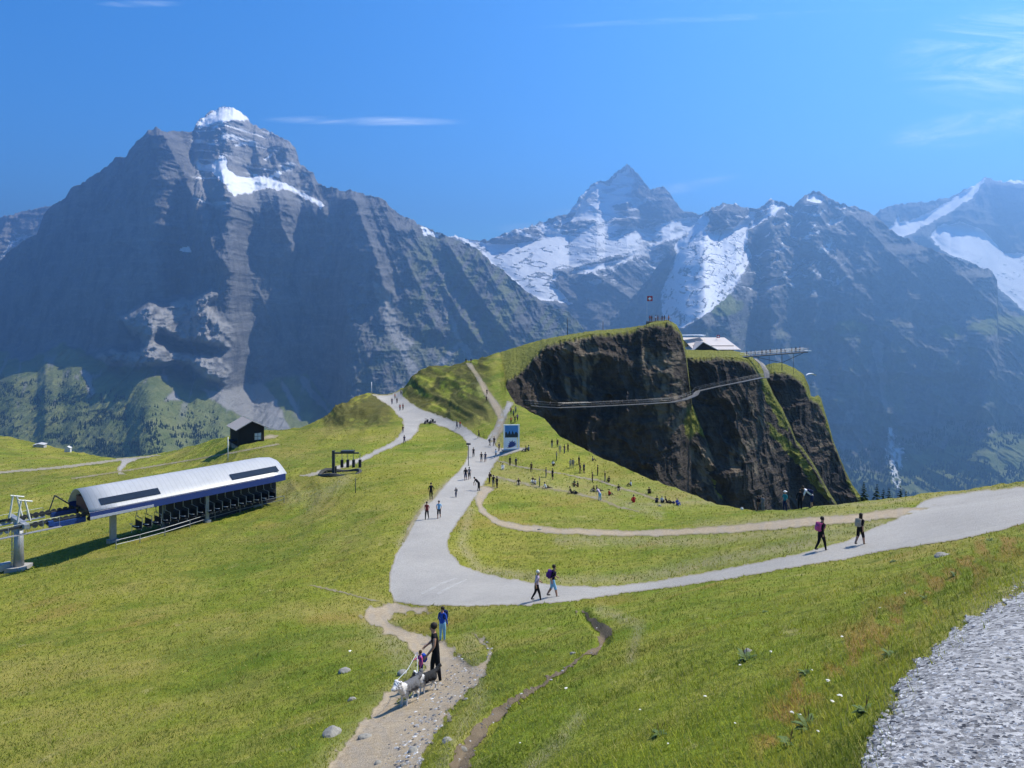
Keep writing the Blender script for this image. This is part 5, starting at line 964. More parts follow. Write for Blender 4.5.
b = MB(); [b.add([(a_[0], -5.3, a_[1]), (c_[0], -5.3, c_[1]), (c_[0], 6, c_[1]), (a_[0], 6, a_[1]), (a_[0], -5.3, a_[1]+.25), (c_[0], -5.3, c_[1]+.25), (c_[0], 6, c_[1]+.25), (a_[0], 6, a_[1]+.25)], [(0, 1, 2, 3), (4, 5, 6, 7), (0, 1, 5, 4), (1, 2, 6, 5), (2, 3, 7, 6), (3, 0, 4, 7)]) for a_, c_ in (((-2*q, .2), (9*q, 3.45)), ((9*q, 3.45), (27.5*q, .1)))]; b.build('gable_roof', plain('pale_metal_roof', (.50, .45, .42)), t)
b = MB(); b.box((4*q, 5, 5.6), (11, 3, .22), .35); b.box((13*q, 5, 5.4), (3.5, 1.2, .2), -.5); b.build('white_awning', WHITE, t)
def flag(px, pt, pb, d, sz, label, dd=None):
    c = U(px, pb, d); H_ = (pb-pt)*d/F; t = thing('flag', c, label, 'flag'); b = MB(); b.tube([(0, 0, 0), (0, 0, H_)], .05, 5); b.build('flagpole', PALE, t)
    b = MB(); nn = 6; vs = [(x/nn*sz+.06, .12*math.sin(x*1.4), H_-z*sz*.95) for x in range(nn+1) for z in (0, 1)]; b.add(vs+[(v[0], v[1]+.02, v[2]) for v in vs], [(2*i, 2*i+1, 2*i+3, 2*i+2) for i in range(nn)]+[(14+2*i, 14+2*i+1, 14+2*i+3, 14+2*i+2) for i in range(nn)]); f_ = b.build('cloth', RED, t)
    b = MB(); b.box((sz*.5, -.14, H_-sz*.5), (sz*.62, .04, sz*.20)); b.box((sz*.5, -.145, H_-sz*.5), (sz*.20, .04, sz*.62)); b.build('white_cross', WHITE, f_)
flag(647, 296, 323, 207, 1.6, 'red flag with white cross flying high above the summit terrace'); flag(716.5, 335, 341, 246, 1.1, 'small red flag on the ridge of the lodge roof')
TC = U(660, 322, 204); t = thing('summit_terrace', TC, 'railed terrace packed with visitors on the highest point of the cliff', 'terrace')
b = MB(); b.box((0, 2, -.5), (6.4, 5, 1.3)); b.build('deck', plain('terrace_brown', (.14, .10, .085), .8), t); b = MB()
[b.tube([(-3.1+i*.62, -.5, 0), (-3.1+i*.62, -.5, 1.15)], .035, 4) for i in range(11)]; b.tube([(-3.1, -.5, 1.15), (3.1, -.5, 1.15)], .045, 4); b.tube([(-3.1, -.5, .6), (3.1, -.5, .6)], .03, 4); b.build('railing', plain('reddish_rail', (.25, .12, .10), .6), t)
# paraglider
c = U(811, 378, 262); t = thing('paraglider', c, 'tiny white paraglider canopy beside the outer grassy rib', 'paraglider')
b = MB(); vs = []
for i in range(9): a_ = rad(-70+i*17.5); vs += [(math.sin(a_)*1.9, -.5, math.cos(a_)*1.1+.6), (math.sin(a_)*1.9, .6, math.cos(a_)*1.1+.7), (math.sin(a_)*1.75, .0, math.cos(a_)*.95+.45)]
b.add(vs, [(i*3+j, i*3+(j+1) % 3, i*3+3+(j+1) % 3, i*3+3+j) for i in range(8) for j in range(3)]); b.build('canopy', WHITE, t); b = MB(); [b.tube([(x, 0, .9), (0, 0, -3.2)], .02, 3) for x in (-1.4, -.5, .5, 1.4)]; b.build('lines', DARKST, t)
# conifers behind the brow --------------------------------------------
CON = plain('spruce_needles', (.022, .040, .018), .9, 0, .1, .5, 2); TRK = plain('spruce_bark', (.07, .05, .035), .9)
def conifer(px, pt, d, H_, label, seed):
    top = U(px, pt, d); r = random.Random(seed); t = thing('conifer_tree', top-Vector((0, 0, H_)), label, 'tree', 'spruces behind the brow of the pasture')
    b = MB(); b.tube([(0, 0, -.5), (0, 0, H_*.98)], [H_*.018, .02], 6); b.build('trunk', TRK, t); b = MB()
    for k_ in range(60):
        z = H_*(1-(k_/60.)**1.1*.88); R_ = (H_-z)*.34+.12; nb_ = 9
        for j in range(nb_):
            a_ = r.uniform(0, 6.28); l_ = R_*r.uniform(.6, 1.15); ww = l_*.22+.03; dz_ = -l_*r.uniform(.25, .5); ca_, sa_ = math.cos(a_), math.sin(a_)
            b.add([(0, 0, z+.05), (ca_*l_*.6-sa_*ww, sa_*l_*.6+ca_*ww, z+dz_*.5), (ca_*l_, sa_*l_, z+dz_), (ca_*l_*.6+sa_*ww, sa_*l_*.6-ca_*ww, z+dz_*.5)], [(0, 1, 2, 3)])
    b.build('crown', CON, t)
for a_ in ((864, 482.5, 74, 16, 'dark spruce tip nearest the cliff foot, behind the pasture brow', 1), (877, 484.5, 76, 16, 'tallest-looking dark spruce tip just right of the cliff foot', 2), (883.5, 489, 80, 18, 'low spruce tip between two taller ones behind the brow', 3), (889, 488, 78, 17, 'spruce tip left of the white waterfall scar', 4), (900.5, 486.5, 76, 16, 'spruce tip in front of the white waterfall scar', 5), (906, 491, 79, 17, 'rightmost little spruce tip behind the brow', 6)): conifer(*a_)

# ------------------------------------------------------------------ people
def skin_mesh(name, V, E, R, lvl=1):
    me = bpy.data.meshes.new(name+'_src'); me.from_pydata(V, E, []); ob = bpy.data.objects.new(name+'_src', me); COL.objects.link(ob)
    md = ob.modifiers.new('s', 'SKIN'); md.use_smooth_shade = True; md.branch_smoothing = .3
    for i, r_ in enumerate(R):
        sv = me.skin_vertices[0].data[i]; sv.radius = r_ if isinstance(r_, tuple) else (r_, r_); sv.use_root = (i == 0)
    ss = ob.modifiers.new('u', 'SUBSURF'); ss.levels = ss.render_levels = lvl
    dg = bpy.context.evaluated_depsgraph_get(); m2 = bpy.data.meshes.new_from_object(ob.evaluated_get(dg)); m2.name = name
    bpy.data.objects.remove(ob); bpy.data.meshes.remove(me); return m2
POSES = {
 'stand': dict(legs=[((.11, 0, .50), (.11, .03, .08)), ((-.11, -.02, .50), (-.12, 0, .08))], arms=[((.25, 0, 1.16), (.24, -.10, .93)), ((-.25, .01, 1.16), (-.26, -.06, .92))], lean=0, hip=.93),
 'walk': dict(legs=[((.10, .14, .51), (.10, .22, .085)), ((-.10, -.02, .50), (-.10, -.26, .14))], arms=[((.25, -.14, 1.18), (.24, -.10, .95)), ((-.25, .10, 1.17), (-.23, .28, 1.02))], lean=.06, hip=.92),
 'hold': dict(legs=[((.11, .10, .50), (.11, .12, .08)), ((-.11, -.06, .50), (-.12, -.12, .08))], arms=[((.26, .04, 1.16), (.20, .26, 1.02)), ((-.26, .08, 1.16), (-.24, .28, .92))], lean=.05, hip=.93),
 'bend': dict(legs=[((.12, .04, .49), (.12, -.02, .08)), ((-.12, .02, .49), (-.12, .08, .08))], arms=[((.22, .52, .92), (.16, .56, .66)), ((-.22, .54, .92), (-.14, .60, .66))], lean=.42, hip=.90),
 'sit': dict(legs=[((.16, .40, .42), (.14, .66, .08)), ((-.16, .38, .44), (-.15, .62, .08))], arms=[((.27, .10, .36), (.20, .32, .36)), ((-.27, .10, .36), (-.20, .30, .38))], lean=.02, hip=.13),
 'lounge': dict(legs=[((.12, .42, .14), (.12, .86, .09)), ((-.14, .40, .34), (-.14, .66, .08))], arms=[((.28, -.22, .36), (.26, -.36, .08)), ((-.28, -.20, .34), (-.28, -.38, .08))], lean=-.16, hip=.12),
 'child': dict(legs=[((.10, 0, .50), (.10, .03, .08)), ((-.10, .05, .50), (-.11, .02, .08))], arms=[((.26, .10, 1.20), (.22, .32, 1.16)), ((-.25, .04, 1.14), (-.24, .12, .92))], lean=.03, hip=.90),
}
BODY = {}
def body(pose, shorts, sleeve, near):
    key = (pose, shorts, sleeve, near)
    if key in BODY: return BODY[key]
    p = POSES[pose]; h = p['hip']; ln = p['lean']
    V = [(0, 0, h)]; R = [(.170, .14)]; E = []; seg = []      # seg: (a, b, region)
    def add(v, r_, par, reg): V.append(v); R.append(r_); E.append((par, len(V)-1)); seg.append((par, len(V)-1, reg)); return len(V)-1
    fl = ln*1.0; up = 1 if abs(ln) < .2 else .72
    waist = add((0, fl*.30, h+.17*up), (.145, .12), 0, 'shirt'); chest = add((0, fl*.85, h+.37*up), (.185, .135), waist, 'shirt'); nb_ = add((0, fl*1.15, h+.50*up), (.075, .07), chest, 'shirt')
    nk = add((0, fl*1.25+.01, h+.57*up), (.052, .055), nb_, 'skin'); jw = add((0, fl*1.42+.02, h+.645*up+(.0 if up == 1 else -.02)), (.070, .085), nk, 'skin'); hd_ = add((0, fl*1.50+.01, h+.725*up+(0 if up == 1 else -.02)), (.078, .095), jw, 'skin'); tp = add((0, fl*1.55, h+.79*up), (.045, .055), hd_, 'skin')
    if near: add((0, fl*1.42+.125, h+.665*up), (.012, .014), jw, 'skin')
    for (kn, an), sg in zip(p['legs'], (1, -1)):
        hp_ = add((.095*sg, 0, h-.06), (.115, .115), 0, 'pants'); k1 = add(kn, .075 if not shorts else .082, hp_, 'pants'); a1 = add(an, .046, k1, 'skin' if shorts else 'pants2')
        hl = add((an[0], an[1]-.02, an[2]-.045), (.038, .045), a1, 'shoe'); add((an[0]*1.08, an[1]+.17, an[2]-.05), (.038, .028), hl, 'shoe')
    for (el, wr), sg in zip(p['arms'], (1, -1)):
        sh = add((.185*sg, fl*.98, h+.465*up), .055, nb_, 'shirt'); e1 = add(el, .048, sh, 'shirt' if sleeve != 'none' else 'skin'); w1 = add(wr, .034, e1, 'shirt' if sleeve == 'long' else 'skin')
        dv = (Vector(wr)-Vector(el)).normalized(); pm_ = Vector(wr)+dv*.07; pl_ = add(tuple(pm_), (.034, .020), w1, 'skin')
        if near:
            fwd = Vector((0, 1, 0)); lat = dv.cross(Vector((1, 0, 0))).normalized()
            for q_, (of, fl_) in enumerate(((-.030, .062), (-.011, .072), (.010, .068), (.028, .052))):
                f1 = add(tuple(pm_+dv*.035+lat*of), .009, pl_, 'skin'); f2 = add(tuple(pm_+dv*(.035+fl_*.6)+lat*of*1.15+Vector((-.006*sg, 0, 0))), .008, f1, 'skin'); add(tuple(pm_+dv*(.035+fl_)+lat*of*1.1+Vector((-.018*sg, 0, 0))), .007, f2, 'skin')
            th = add(tuple(pm_-dv*.02-lat*.035), .010, pl_, 'skin'); add(tuple(pm_+dv*.02-lat*.055), .008, th, 'skin')
        else: add(tuple(pm_+dv*.07), (.026, .012), pl_, 'skin')
    me = skin_mesh('person_body', V, E, R, 2 if near else 1)
    A_ = np.array([V[s_[0]] for s_ in seg]); B_ = np.array([V[s_[1]] for s_ in seg]); AB = B_-A_; LL = (AB**2).sum(1)+1e-9
    nf = len(me.polygons); cc_ = np.zeros(nf*3); me.polygons.foreach_get('center', cc_); cc_ = cc_.reshape(-1, 3)
    t_ = np.clip(((cc_[:, None]-A_[None])*AB[None]).sum(-1)/LL[None], 0, 1); dd_ = np.linalg.norm(cc_[:, None]-(A_[None]+t_[..., None]*AB[None]), axis=-1)
    rr_ = np.array([np.mean(R[s_[1]]) if isinstance(R[s_[1]], tuple) else R[s_[1]] for s_ in seg]); bi = (dd_-rr_[None]*.6).argmin(1)
    mi = {'shirt': 0, 'pants': 1, 'pants2': 1, 'skin': 2, 'shoe': 3}; idx = np.array([mi[seg[i][2]] for i in bi])
    for i in range(nf):
        if cc_[i, 2] < h-.02 and idx[i] == 0 and bi[i] == 0: idx[i] = 1
        if near is not None and cc_[i, 2] < h-.01 and idx[i] == 0 and abs(cc_[i, 0]) < .2 and pose != 'bend' and dd_[i, 0] < .2: idx[i] = 1
    for c_ in range(4): me.materials.append(MATS['cloth_%s' % 'black'] if c_ < 2 else SKINM if c_ == 2 else SHOEM)
    me.polygons.foreach_set('material_index', idx.astype(np.int32)); me.polygons.foreach_set('use_smooth', [True]*nf)
    info = dict(head=Vector(V[hd_]), chest=Vector(V[chest]), tilt=math.atan2(fl*.9, .37*up))
    BODY[key] = (me, info); return BODY[key]
CL = {'black': (.012, .012, .014), 'grey': (.16, .16, .17), 'white': (.70, .70, .70), 'blue': (.02, .07, .38), 'light blue': (.20, .42, .62), 'navy': (.015, .025, .08), 'red': (.42, .03, .025), 'dark red': (.20, .03, .03), 'brown': (.09, .05, .03), 'beige': (.42, .36, .27), 'pink': (.55, .10, .24), 'green': (.05, .12, .05), 'teal': (.03, .20, .24), 'orange': (.55, .16, .03), 'purple': (.12, .04, .22), 'lilac': (.42, .33, .42)}
for k_, v_ in CL.items(): plain('cloth_'+k_, v_, .9, 0, .1, .2, 12)
SKINM = plain('skin', (.38, .21, .14), .6, 0, .3, .08); SHOEM = plain('shoes', (.03, .03, .03), .7)
def ell(c, r3, cut=None, seg=12, rings=8):
    vs = []; fs = []
    for i in range(rings+1):
        a_ = math.pi*i/rings
        for j in range(seg): b_ = 2*math.pi*j/seg; vs.append((c[0]+r3[0]*math.sin(a_)*math.cos(b_), c[1]+r3[1]*math.sin(a_)*math.sin(b_), c[2]+r3[2]*math.cos(a_)))
    fs = [(i*seg+j, i*seg+(j+1) % seg, (i+1)*seg+(j+1) % seg, (i+1)*seg+j) for i in range(rings) for j in range(seg)]
    return vs, fs
SH = {}
def shared(key, fn):
    if key not in SH: SH[key] = fn()
    return SH[key]
def mk(vs, fs, name, mat):
    me = bpy.data.meshes.new(name); me.from_pydata(vs, [], fs); me.materials.append(mat); me.polygons.foreach_set('use_smooth', [True]*len(fs)); me.update(); return me
def person(px, py, hpx, pose, face, shirt, pants, label, shorts=0, sleeve='short', hair='dark', pack=None, near=False, group=None, at=None, hat=None, longhair=False):
    c = at if at is not None else ground(px, py); hm = hpx*c.y/F
    if pose in ('sit', 'lounge'): s_ = min(max(hm/.98, .8), 1.15)
    else: s_ = hm/(1.74 if pose != 'bend' else 1.36); s_ = s_ if pose == 'child' else min(max(s_, .82), 1.15)
    me, inf = body(pose, shorts, sleeve, near)
    o = link(bpy.data.objects.new('person', me)); o.location = c+Vector((0, 0, .0)); o.rotation_euler = (0, 0, rad(face)); o.scale = (s_,)*3; tag(o, label, 'person', group)
    for i, m_ in enumerate((MATS['cloth_'+shirt], MATS['cloth_'+pants])): o.material_slots[i].link = 'OBJECT'; o.material_slots[i].material = m_
    hc = inf['head']; hm_ = {'dark': (.02, .014, .01), 'brown': (.08, .045, .02), 'blond': (.35, .25, .12), 'white': (.6, .58, .55)}[hair]
    def hairmesh():
        vs, fs = ell((0, -.022, .022), (.098, .108, .105)); vs2 = [(x, y, max(z, -.02 if y > .02 else -.09)) for x, y, z in vs]
        if longhair: vs2 = [(x*(1+.25*(z < -.02)), y-(.02 if z < -.05 else 0), z if z > -.05 or y > .02 else z-.24) for x, y, z in vs2]
        return mk(vs2, fs, 'hair', plain('hair_'+hair, hm_, .7, 0, .3))
    a = link(bpy.data.objects.new('hair', shared(('hair', hair, longhair), hairmesh)), o); a.location = hc
    if hat:
        def hatm():
            vs, fs = ell((0, 0, .06), (.11, .125, .07)); v2, f2 = ell((0, .02, .035), (.16, .19, .012)); return mk(vs+v2, fs+[tuple(i+len(vs) for i in f) for f in f2], 'hat', MATS['cloth_'+hat])
        a = link(bpy.data.objects.new('hat', shared(('hat', hat), hatm)), o); a.location = hc
    if pack:
        def packm():
            b = MB(); b.box((0, 0, 0), (.30, .17, .44)); b.box((0, -.12, -.06), (.22, .09, .24)); b.tube([(.10, .08, .18), (.13, .30, .16), (.14, .32, -.02), (.12, .10, -.18)], .02, 5); b.tube([(-.10, .08, .18), (-.13, .30, .16), (-.14, .32, -.02), (-.12, .10, -.18)], .02, 5)
            bm = bmesh.new(); 
            for v in b.v: bm.verts.new(v)
            bm.verts.ensure_lookup_table(); [bm.faces.new([bm.verts[i] for i in f]) for f in b.f]; bmesh.ops.recalc_face_normals(bm, faces=bm.faces); bmesh.ops.bevel(bm, geom=[e for e in bm.edges if e.calc_length() > .08], offset=.03, segments=2, affect='EDGES')
            me_ = bpy.data.meshes.new('backpack'); bm.to_mesh(me_); bm.free(); me_.materials.append(MATS['cloth_'+pack]); return me_
        a = link(bpy.data.objects.new('backpack', shared(('pack', pack), packm)), o); a.location = inf['chest']+Vector((0, -.22, -.02)); a.rotation_euler = (-inf['tilt'], 0, 0)
    if near:
        def eyes(): v1, f1 = ell((.030, 0, 0), (.010, .008, .008), seg=6, rings=4); v2, f2 = ell((-.030, 0, 0), (.010, .008, .008), seg=6, rings=4); return mk(v1+v2, f1+[tuple(i+len(v1) for i in f) for f in f2], 'eyes', MATS['hair_dark'] if 'hair_dark' in MATS else RUBBER)
        a = link(bpy.data.objects.new('eyes', shared('eyes', eyes)), o); a.location = hc+Vector((0, .088, -.035))
    return o
RT, LF, TO, AW = -90, 90, 180, 0
# close walkers
person(436, 681.5, 58, 'hold', 100, 'black', 'black', 'woman in black with bare arms standing behind two dogs on the dirt track', sleeve='none', near=True, hair='dark')
person(442.5, 641, 34, 'stand', 150, 'blue', 'light blue', 'person in a blue top on the dirt track just above the woman with dogs', sleeve='long', near=True, pack='navy')
person(421, 680, 30, 'child', 120, 'pink', 'navy', 'small child in pink next to the two dogs', near=True, hair='brown', sleeve='long', pack='blue')
person(536.5, 601, 30.5, 'walk', -75, 'lilac', 'black', 'white-haired walker in a pale top and black trousers on the lower road', near=True, hair='white')
person(552.5, 597, 32, 'walk', -80, 'black', 'light blue', 'walker in black with light blue shorts and a dark backpack on the lower road', shorts=1, near=True, pack='purple')
person(821, 551, 34, 'walk', -70, 'black', 'black', 'walker in black with a pink and black backpack striding on the wide gravel path', near=True, pack='pink', sleeve='long')
person(860, 545, 31.5, 'walk', -60, 'black', 'black', 'long-haired woman in black shorts with a beige backpack on the wide gravel path', shorts=1, near=True, pack='beige', longhair=True)
person(785, 511, 20, 'stand', -60, 'teal', 'navy', 'person with a white cap standing at the pasture brow, left of two others', near=False, hat='white', hair='white')
person(800, 508.5, 20, 'stand', -30, 'black', 'black', 'person all in black standing between two people at the pasture brow', sleeve='long')
person(812, 507.5, 20, 'bend', 70, 'white', 'navy', 'person in a white shirt bending forward at the pasture brow', shorts=1, pack='navy')
person(757.5, 508, 11, 'stand', 60, 'black', 'brown', 'dark figure half below the brow in front of the cliff foot', pack='black'); person(763, 508, 11.5, 'stand', -60, 'grey', 'grey', 'grey figure beside the dark one at the cliff foot')
G = 'walkers on the road'
for a in ((431, 499.5, 20, 'stand', 200, 'black', 'black', 'walker in black standing on the grass left of the road'), (427, 519.5, 18, 'walk', 170, 'dark red', 'black', 'walker in a dark red top with black trousers at the left road edge'), (439, 518.5, 18, 'walk', 180, 'light blue', 'black', 'walker in a bright blue top and dark shorts in the middle of the road', 1), (456, 497.5, 10, 'child', 150, 'grey', 'navy', 'little child walking alone in the middle of the road'),
          (465.6, 480.5, 13, 'walk', 180, 'black', 'navy', 'walker in a black top and shorts, left of a pair on the road', 1), (469.3, 479.5, 12.5, 'walk', 180, 'grey', 'black', 'walker in a grey top, right of the pair on the road', 1), (479, 491, 13, 'bend', 60, 'black', 'black', 'person in black leaning forward at the right road edge'),
          (489.5, 483.5, 11, 'stand', 120, 'brown', 'black', 'brown-topped person at the left of the trio by the trail junction'), (493.4, 487, 12, 'stand', 30, 'black', 'grey', 'person in black in the middle of the trio by the trail junction'), (497, 488, 11.5, 'stand', -50, 'black', 'black', 'person in all black at the right of the trio by the trail junction'),
          (473.5, 457, 9.5, 'walk', 180, 'black', 'black', 'walker in black next to the thin signpost'), (481.4, 462, 10, 'walk', 180, 'black', 'grey', 'left walker of the pair below the information board', 1), (485.3, 462, 10, 'walk', 180, 'navy', 'grey', 'right walker of the pair below the information board', 1),
          (496, 457.5, 8.5, 'walk', 120, 'light blue', 'grey', 'walker in pale blue just left of the information board foot'), (499, 451, 8.5, 'stand', 60, 'navy', 'black', 'walker in navy left of the information board'), (489.8, 446, 8, 'walk', -120, 'grey', 'black', 'small grey walker at the mouth of the stepped path'), (494.3, 446, 9.5, 'walk', 160, 'black', 'black', 'walker in black at the mouth of the stepped path'),
          (479, 438, 8, 'walk', 120, 'brown', 'black', 'brown-topped walker on the grass edge above the fork'), (457, 429, 8.5, 'walk', 150, 'grey', 'navy', 'grey-topped walker on the upper road behind the carts'), (460.2, 428.5, 8, 'walk', 150, 'red', 'grey', 'red-topped walker on the upper road behind the carts'),
          (404.4, 443.5, 8.5, 'walk', 170, 'navy', 'navy', 'walker in navy on the narrow left branch, the nearer one'), (403, 433, 7.5, 'walk', 170, 'black', 'grey', 'walker in black on the narrow left branch, the farther one'), (400, 410.5, 6.5, 'walk', 180, 'red', 'black', 'red-topped walker near the crest, left of a pair'), (403, 410, 6.5, 'walk', 180, 'dark red', 'black', 'dark red walker near the crest, right of a pair'),
          (392, 404.5, 6.5, 'walk', 180, 'navy', 'navy', 'walker in navy on the crest of the left road'), (397, 403.5, 6, 'walk', 180, 'black', 'black', 'walker in black on the crest of the left road'), (395, 399, 5.5, 'walk', 180, 'orange', 'grey', 'orange-topped far walker on the crest of the left road'), (401, 394.5, 5, 'walk', 180, 'grey', 'black', 'farthest grey walker where the left road vanishes')):
    person(*a[:8], shorts=a[8] if len(a) > 8 else 0, group=G, pack='black' if int(a[0]) % 3 == 0 else None)
for a in ((466, 363, 4.5, 'stand', 180, 'black', 'black', 'left one of two tiny figures on top of the stepped path'), (471, 363, 4.5, 'stand', 180, 'navy', 'black', 'right one of two tiny figures on top of the stepped path'), (487, 395, 6, 'walk', 160, 'black', 'brown', 'upper of two hikers on the steep steps'), (486.5, 402, 6, 'walk', 160, 'brown', 'black', 'lower of two hikers on the steep steps'),
          (511, 414, 6.5, 'walk', 20, 'dark red', 'black', 'dark red hiker leading the queue to the cliff walkway'), (513.5, 417, 6.5, 'walk', 20, 'navy', 'black', 'navy hiker second in the queue to the cliff walkway'), (515.8, 413, 6, 'walk', 20, 'grey', 'navy', 'grey hiker at the grass edge of the walkway queue'), (511, 424, 7, 'walk', 20, 'red', 'black', 'red-topped hiker just above the information board'), (515, 422.5, 7, 'walk', 20, 'black', 'black', 'hiker in black just above the information board'), (517.5, 421, 6.5, 'walk', 20, 'purple', 'black', 'purple-topped hiker above the right corner of the information board')):
    person(*a, group='hikers on the steep path')
G = 'visitors resting on the grass slope'
for a in ((552, 447.5, 8.5, 'stand', 30, 'black', 'grey', 'standing visitor in black high on the lawn, left of a pair'), (557.5, 447, 8, 'stand', -40, 'brown', 'black', 'standing visitor in brown high on the lawn, right of a pair'), (560, 453, 6.5, 'stand', 0, 'beige', 'beige', 'pale beige standing visitor below the high pair'), (564.4, 453.5, 9, 'stand', 60, 'black', 'navy', 'dark standing visitor below the lawn edge of the cliff'), (568, 451.5, 8.5, 'stand', -60, 'black', 'black', 'visitor in black nearest the upper cliff edge'),
          (556.6, 460.5, 9, 'stand', 90, 'grey', 'green', 'grey-green visitor standing above a seated white one'), (553, 465.5, 5.5, 'sit', 200, 'white', 'black', 'seated visitor in white on the upper lawn'), (570.5, 468.5, 9, 'stand', 180, 'beige', 'grey', 'light-clothed visitor in the centre of the upper lawn'), (573, 468, 9, 'stand', 180, 'grey', 'grey', 'grey visitor beside the light-clothed one'), (579, 465, 9, 'stand', 120, 'black', 'brown', 'dark visitor behind a cluster on the upper lawn'), (580, 473, 10, 'stand', 60, 'black', 'black', 'visitor in black in front of the cluster on the upper lawn', 1), (584, 473, 10, 'stand', -60, 'navy', 'black', 'navy visitor at the right of the cluster on the upper lawn', 1),
          (597.7, 475.5, 10.5, 'stand', 90, 'black', 'black', 'lone slim figure in black right on the upper lawn'), (592.4, 482.5, 8.5, 'stand', -90, 'brown', 'black', 'dark brown visitor standing beside the picnic trail'), (605, 481.5, 8.5, 'stand', 90, 'black', 'grey', 'dark visitor standing next to a seated one at the trail'), (609, 481.5, 5, 'sit', 150, 'black', 'black', 'seated dark visitor at the feet of a standing one'), (592.5, 461, 5, 'sit', -90, 'grey', 'black', 'grey visitor seated right at the cliff edge'),
          (510, 465.5, 8, 'stand', 40, 'black', 'black', 'left one of the dark pair right below the information board'), (516, 466.5, 9, 'stand', -40, 'navy', 'black', 'right one of the dark pair right below the information board'), (502.8, 469, 6, 'sit', 180, 'white', 'white', 'visitor in white seated on the grass near the road'), (531.3, 472, 9, 'stand', 180, 'brown', 'black', 'brown visitor standing alone in the middle lawn'), (526, 451, 5.5, 'sit', 90, 'black', 'grey', 'left seated visitor beside the board slab'), (528.8, 450.8, 6, 'sit', 60, 'grey', 'black', 'right seated visitor beside the board slab'),
          (546, 477.5, 10, 'stand', 90, 'navy', 'grey', 'slim visitor in navy on the picnic trail'), (552.6, 479.5, 11, 'stand', -60, 'black', 'black', 'tall visitor in black on the picnic trail', 1), (518.6, 484.5, 7, 'sit', 180, 'black', 'beige', 'visitor in black seated with pale trousers near the trail start'), (533, 482, 6, 'sit', 160, 'black', 'white', 'visitor in black seated behind a white one'), (535.5, 484.5, 6, 'sit', 120, 'white', 'grey', 'visitor in white seated in the middle lawn'), (539.5, 487, 10, 'stand', 90, 'grey', 'green', 'grey visitor standing next to the seated ones'), (546, 488.5, 7, 'lounge', -60, 'white', 'black', 'white-shirted visitor lounging in black trousers'),
          (574.5, 485, 5.5, 'sit', 150, 'green', 'brown', 'green-topped seated visitor in the right lawn'), (578, 487, 6.5, 'sit', 100, 'black', 'brown', 'dark seated visitor beside the green-topped one'), (571.6, 493.5, 7.5, 'lounge', -80, 'black', 'black', 'visitor in black lounging with stretched legs'), (594, 491.5, 6, 'sit', 120, 'black', 'grey', 'dark visitor at the left of the seated trio'), (598, 491.5, 6.5, 'lounge', -60, 'grey', 'black', 'grey visitor lounging in the seated trio'), (600, 500.5, 11, 'bend', 30, 'lilac', 'light blue', 'person in pale blue trousers stooping in front of the seated trio'), (609, 495.5, 6.5, 'sit', -60, 'red', 'black', 'red-topped visitor seated right of the stooping one'),
          (618.6, 490.5, 6.5, 'sit', 180, 'black', 'beige', 'dark visitor seated by the right end of the picnic trail'), (631, 486, 6, 'sit', 100, 'white', 'black', 'pale visitor seated high on the right lawn'), (649, 493.5, 7, 'sit', 180, 'black', 'black', 'lone dark visitor seated on the far right lawn'), (633.7, 502.5, 8, 'sit', 0, 'red', 'red', 'visitor bundled in red seated on the right lawn'), (657, 502.5, 6.5, 'sit', 160, 'navy', 'black', 'navy visitor at the left end of the seated row'), (662, 502.5, 6, 'sit', 180, 'white', 'black', 'pale visitor in the seated row on the far right lawn'), (667, 503, 6, 'lounge', -80, 'black', 'black', 'dark visitor lounging in the seated row'), (677, 505, 6, 'sit', 200, 'blue', 'blue', 'visitor in blue at the right end of the seated row')):
    person(*a[:8], shorts=a[8] if len(a) > 8 else 0, group=G, hair=('dark', 'brown', 'blond')[int(a[0]) % 3])
# visitors up on the terrace, the platform and the cliff walkway
G = 'visitors on the summit terrace'; cs = list(CL)
for i, (x, lb) in enumerate(((-2.9, 'leftmost tiny visitor on the summit terrace'), (-2.1, 'second tiny visitor from the left on the summit terrace'), (-1.2, 'tiny visitor left of the middle of the summit terrace'), (-.3, 'tiny visitor in the middle of the summit terrace'), (.7, 'tiny visitor right of the middle of the summit terrace'), (1.6, 'second tiny visitor from the right on the summit terrace'), (2.6, 'rightmost tiny visitor on the summit terrace'))):
    person(0, 0, 6.2, 'stand', 180+i*37, ('red', 'black', 'white', 'dark red', 'navy', 'black', 'orange')[i], 'black', lb, group=G, at=TC+Vector((x, .3+(i % 2)*1.2, .15)))
for i in range(12):
    person(0, 0, 5.4, 'stand', i*70, ('black', 'navy', 'white', 'brown', 'black', 'dark red')[i % 6], 'black', 'tiny visitor standing on the crowded lookout platform', group='visitors on the lookout platform', at=A0+D_*(.06+i*.078)+sd*(.5*((i % 3)-1)))
for px, py, d, lb in ((610.5, 405.4, 182.3, 'tiny visitor on the cliff walkway in the middle of the dark wall'), (621.8, 404.9, 183, 'tiny visitor on the cliff walkway right of the middle'), (550, 406.8, 170, 'tiny visitor on the cliff walkway near the grass end'), (681, 400, 189, 'tiny visitor on the walkway by the rock nose, the left one'), (686.5, 398.5, 192.5, 'tiny visitor on the walkway by the rock nose, the right one')):
    person(0, 0, 5.6, 'walk', -90, 'grey', 'black', lb, at=U(px, py, d)+Vector((0, 0, .02)), group='visitors on the cliff walkway')
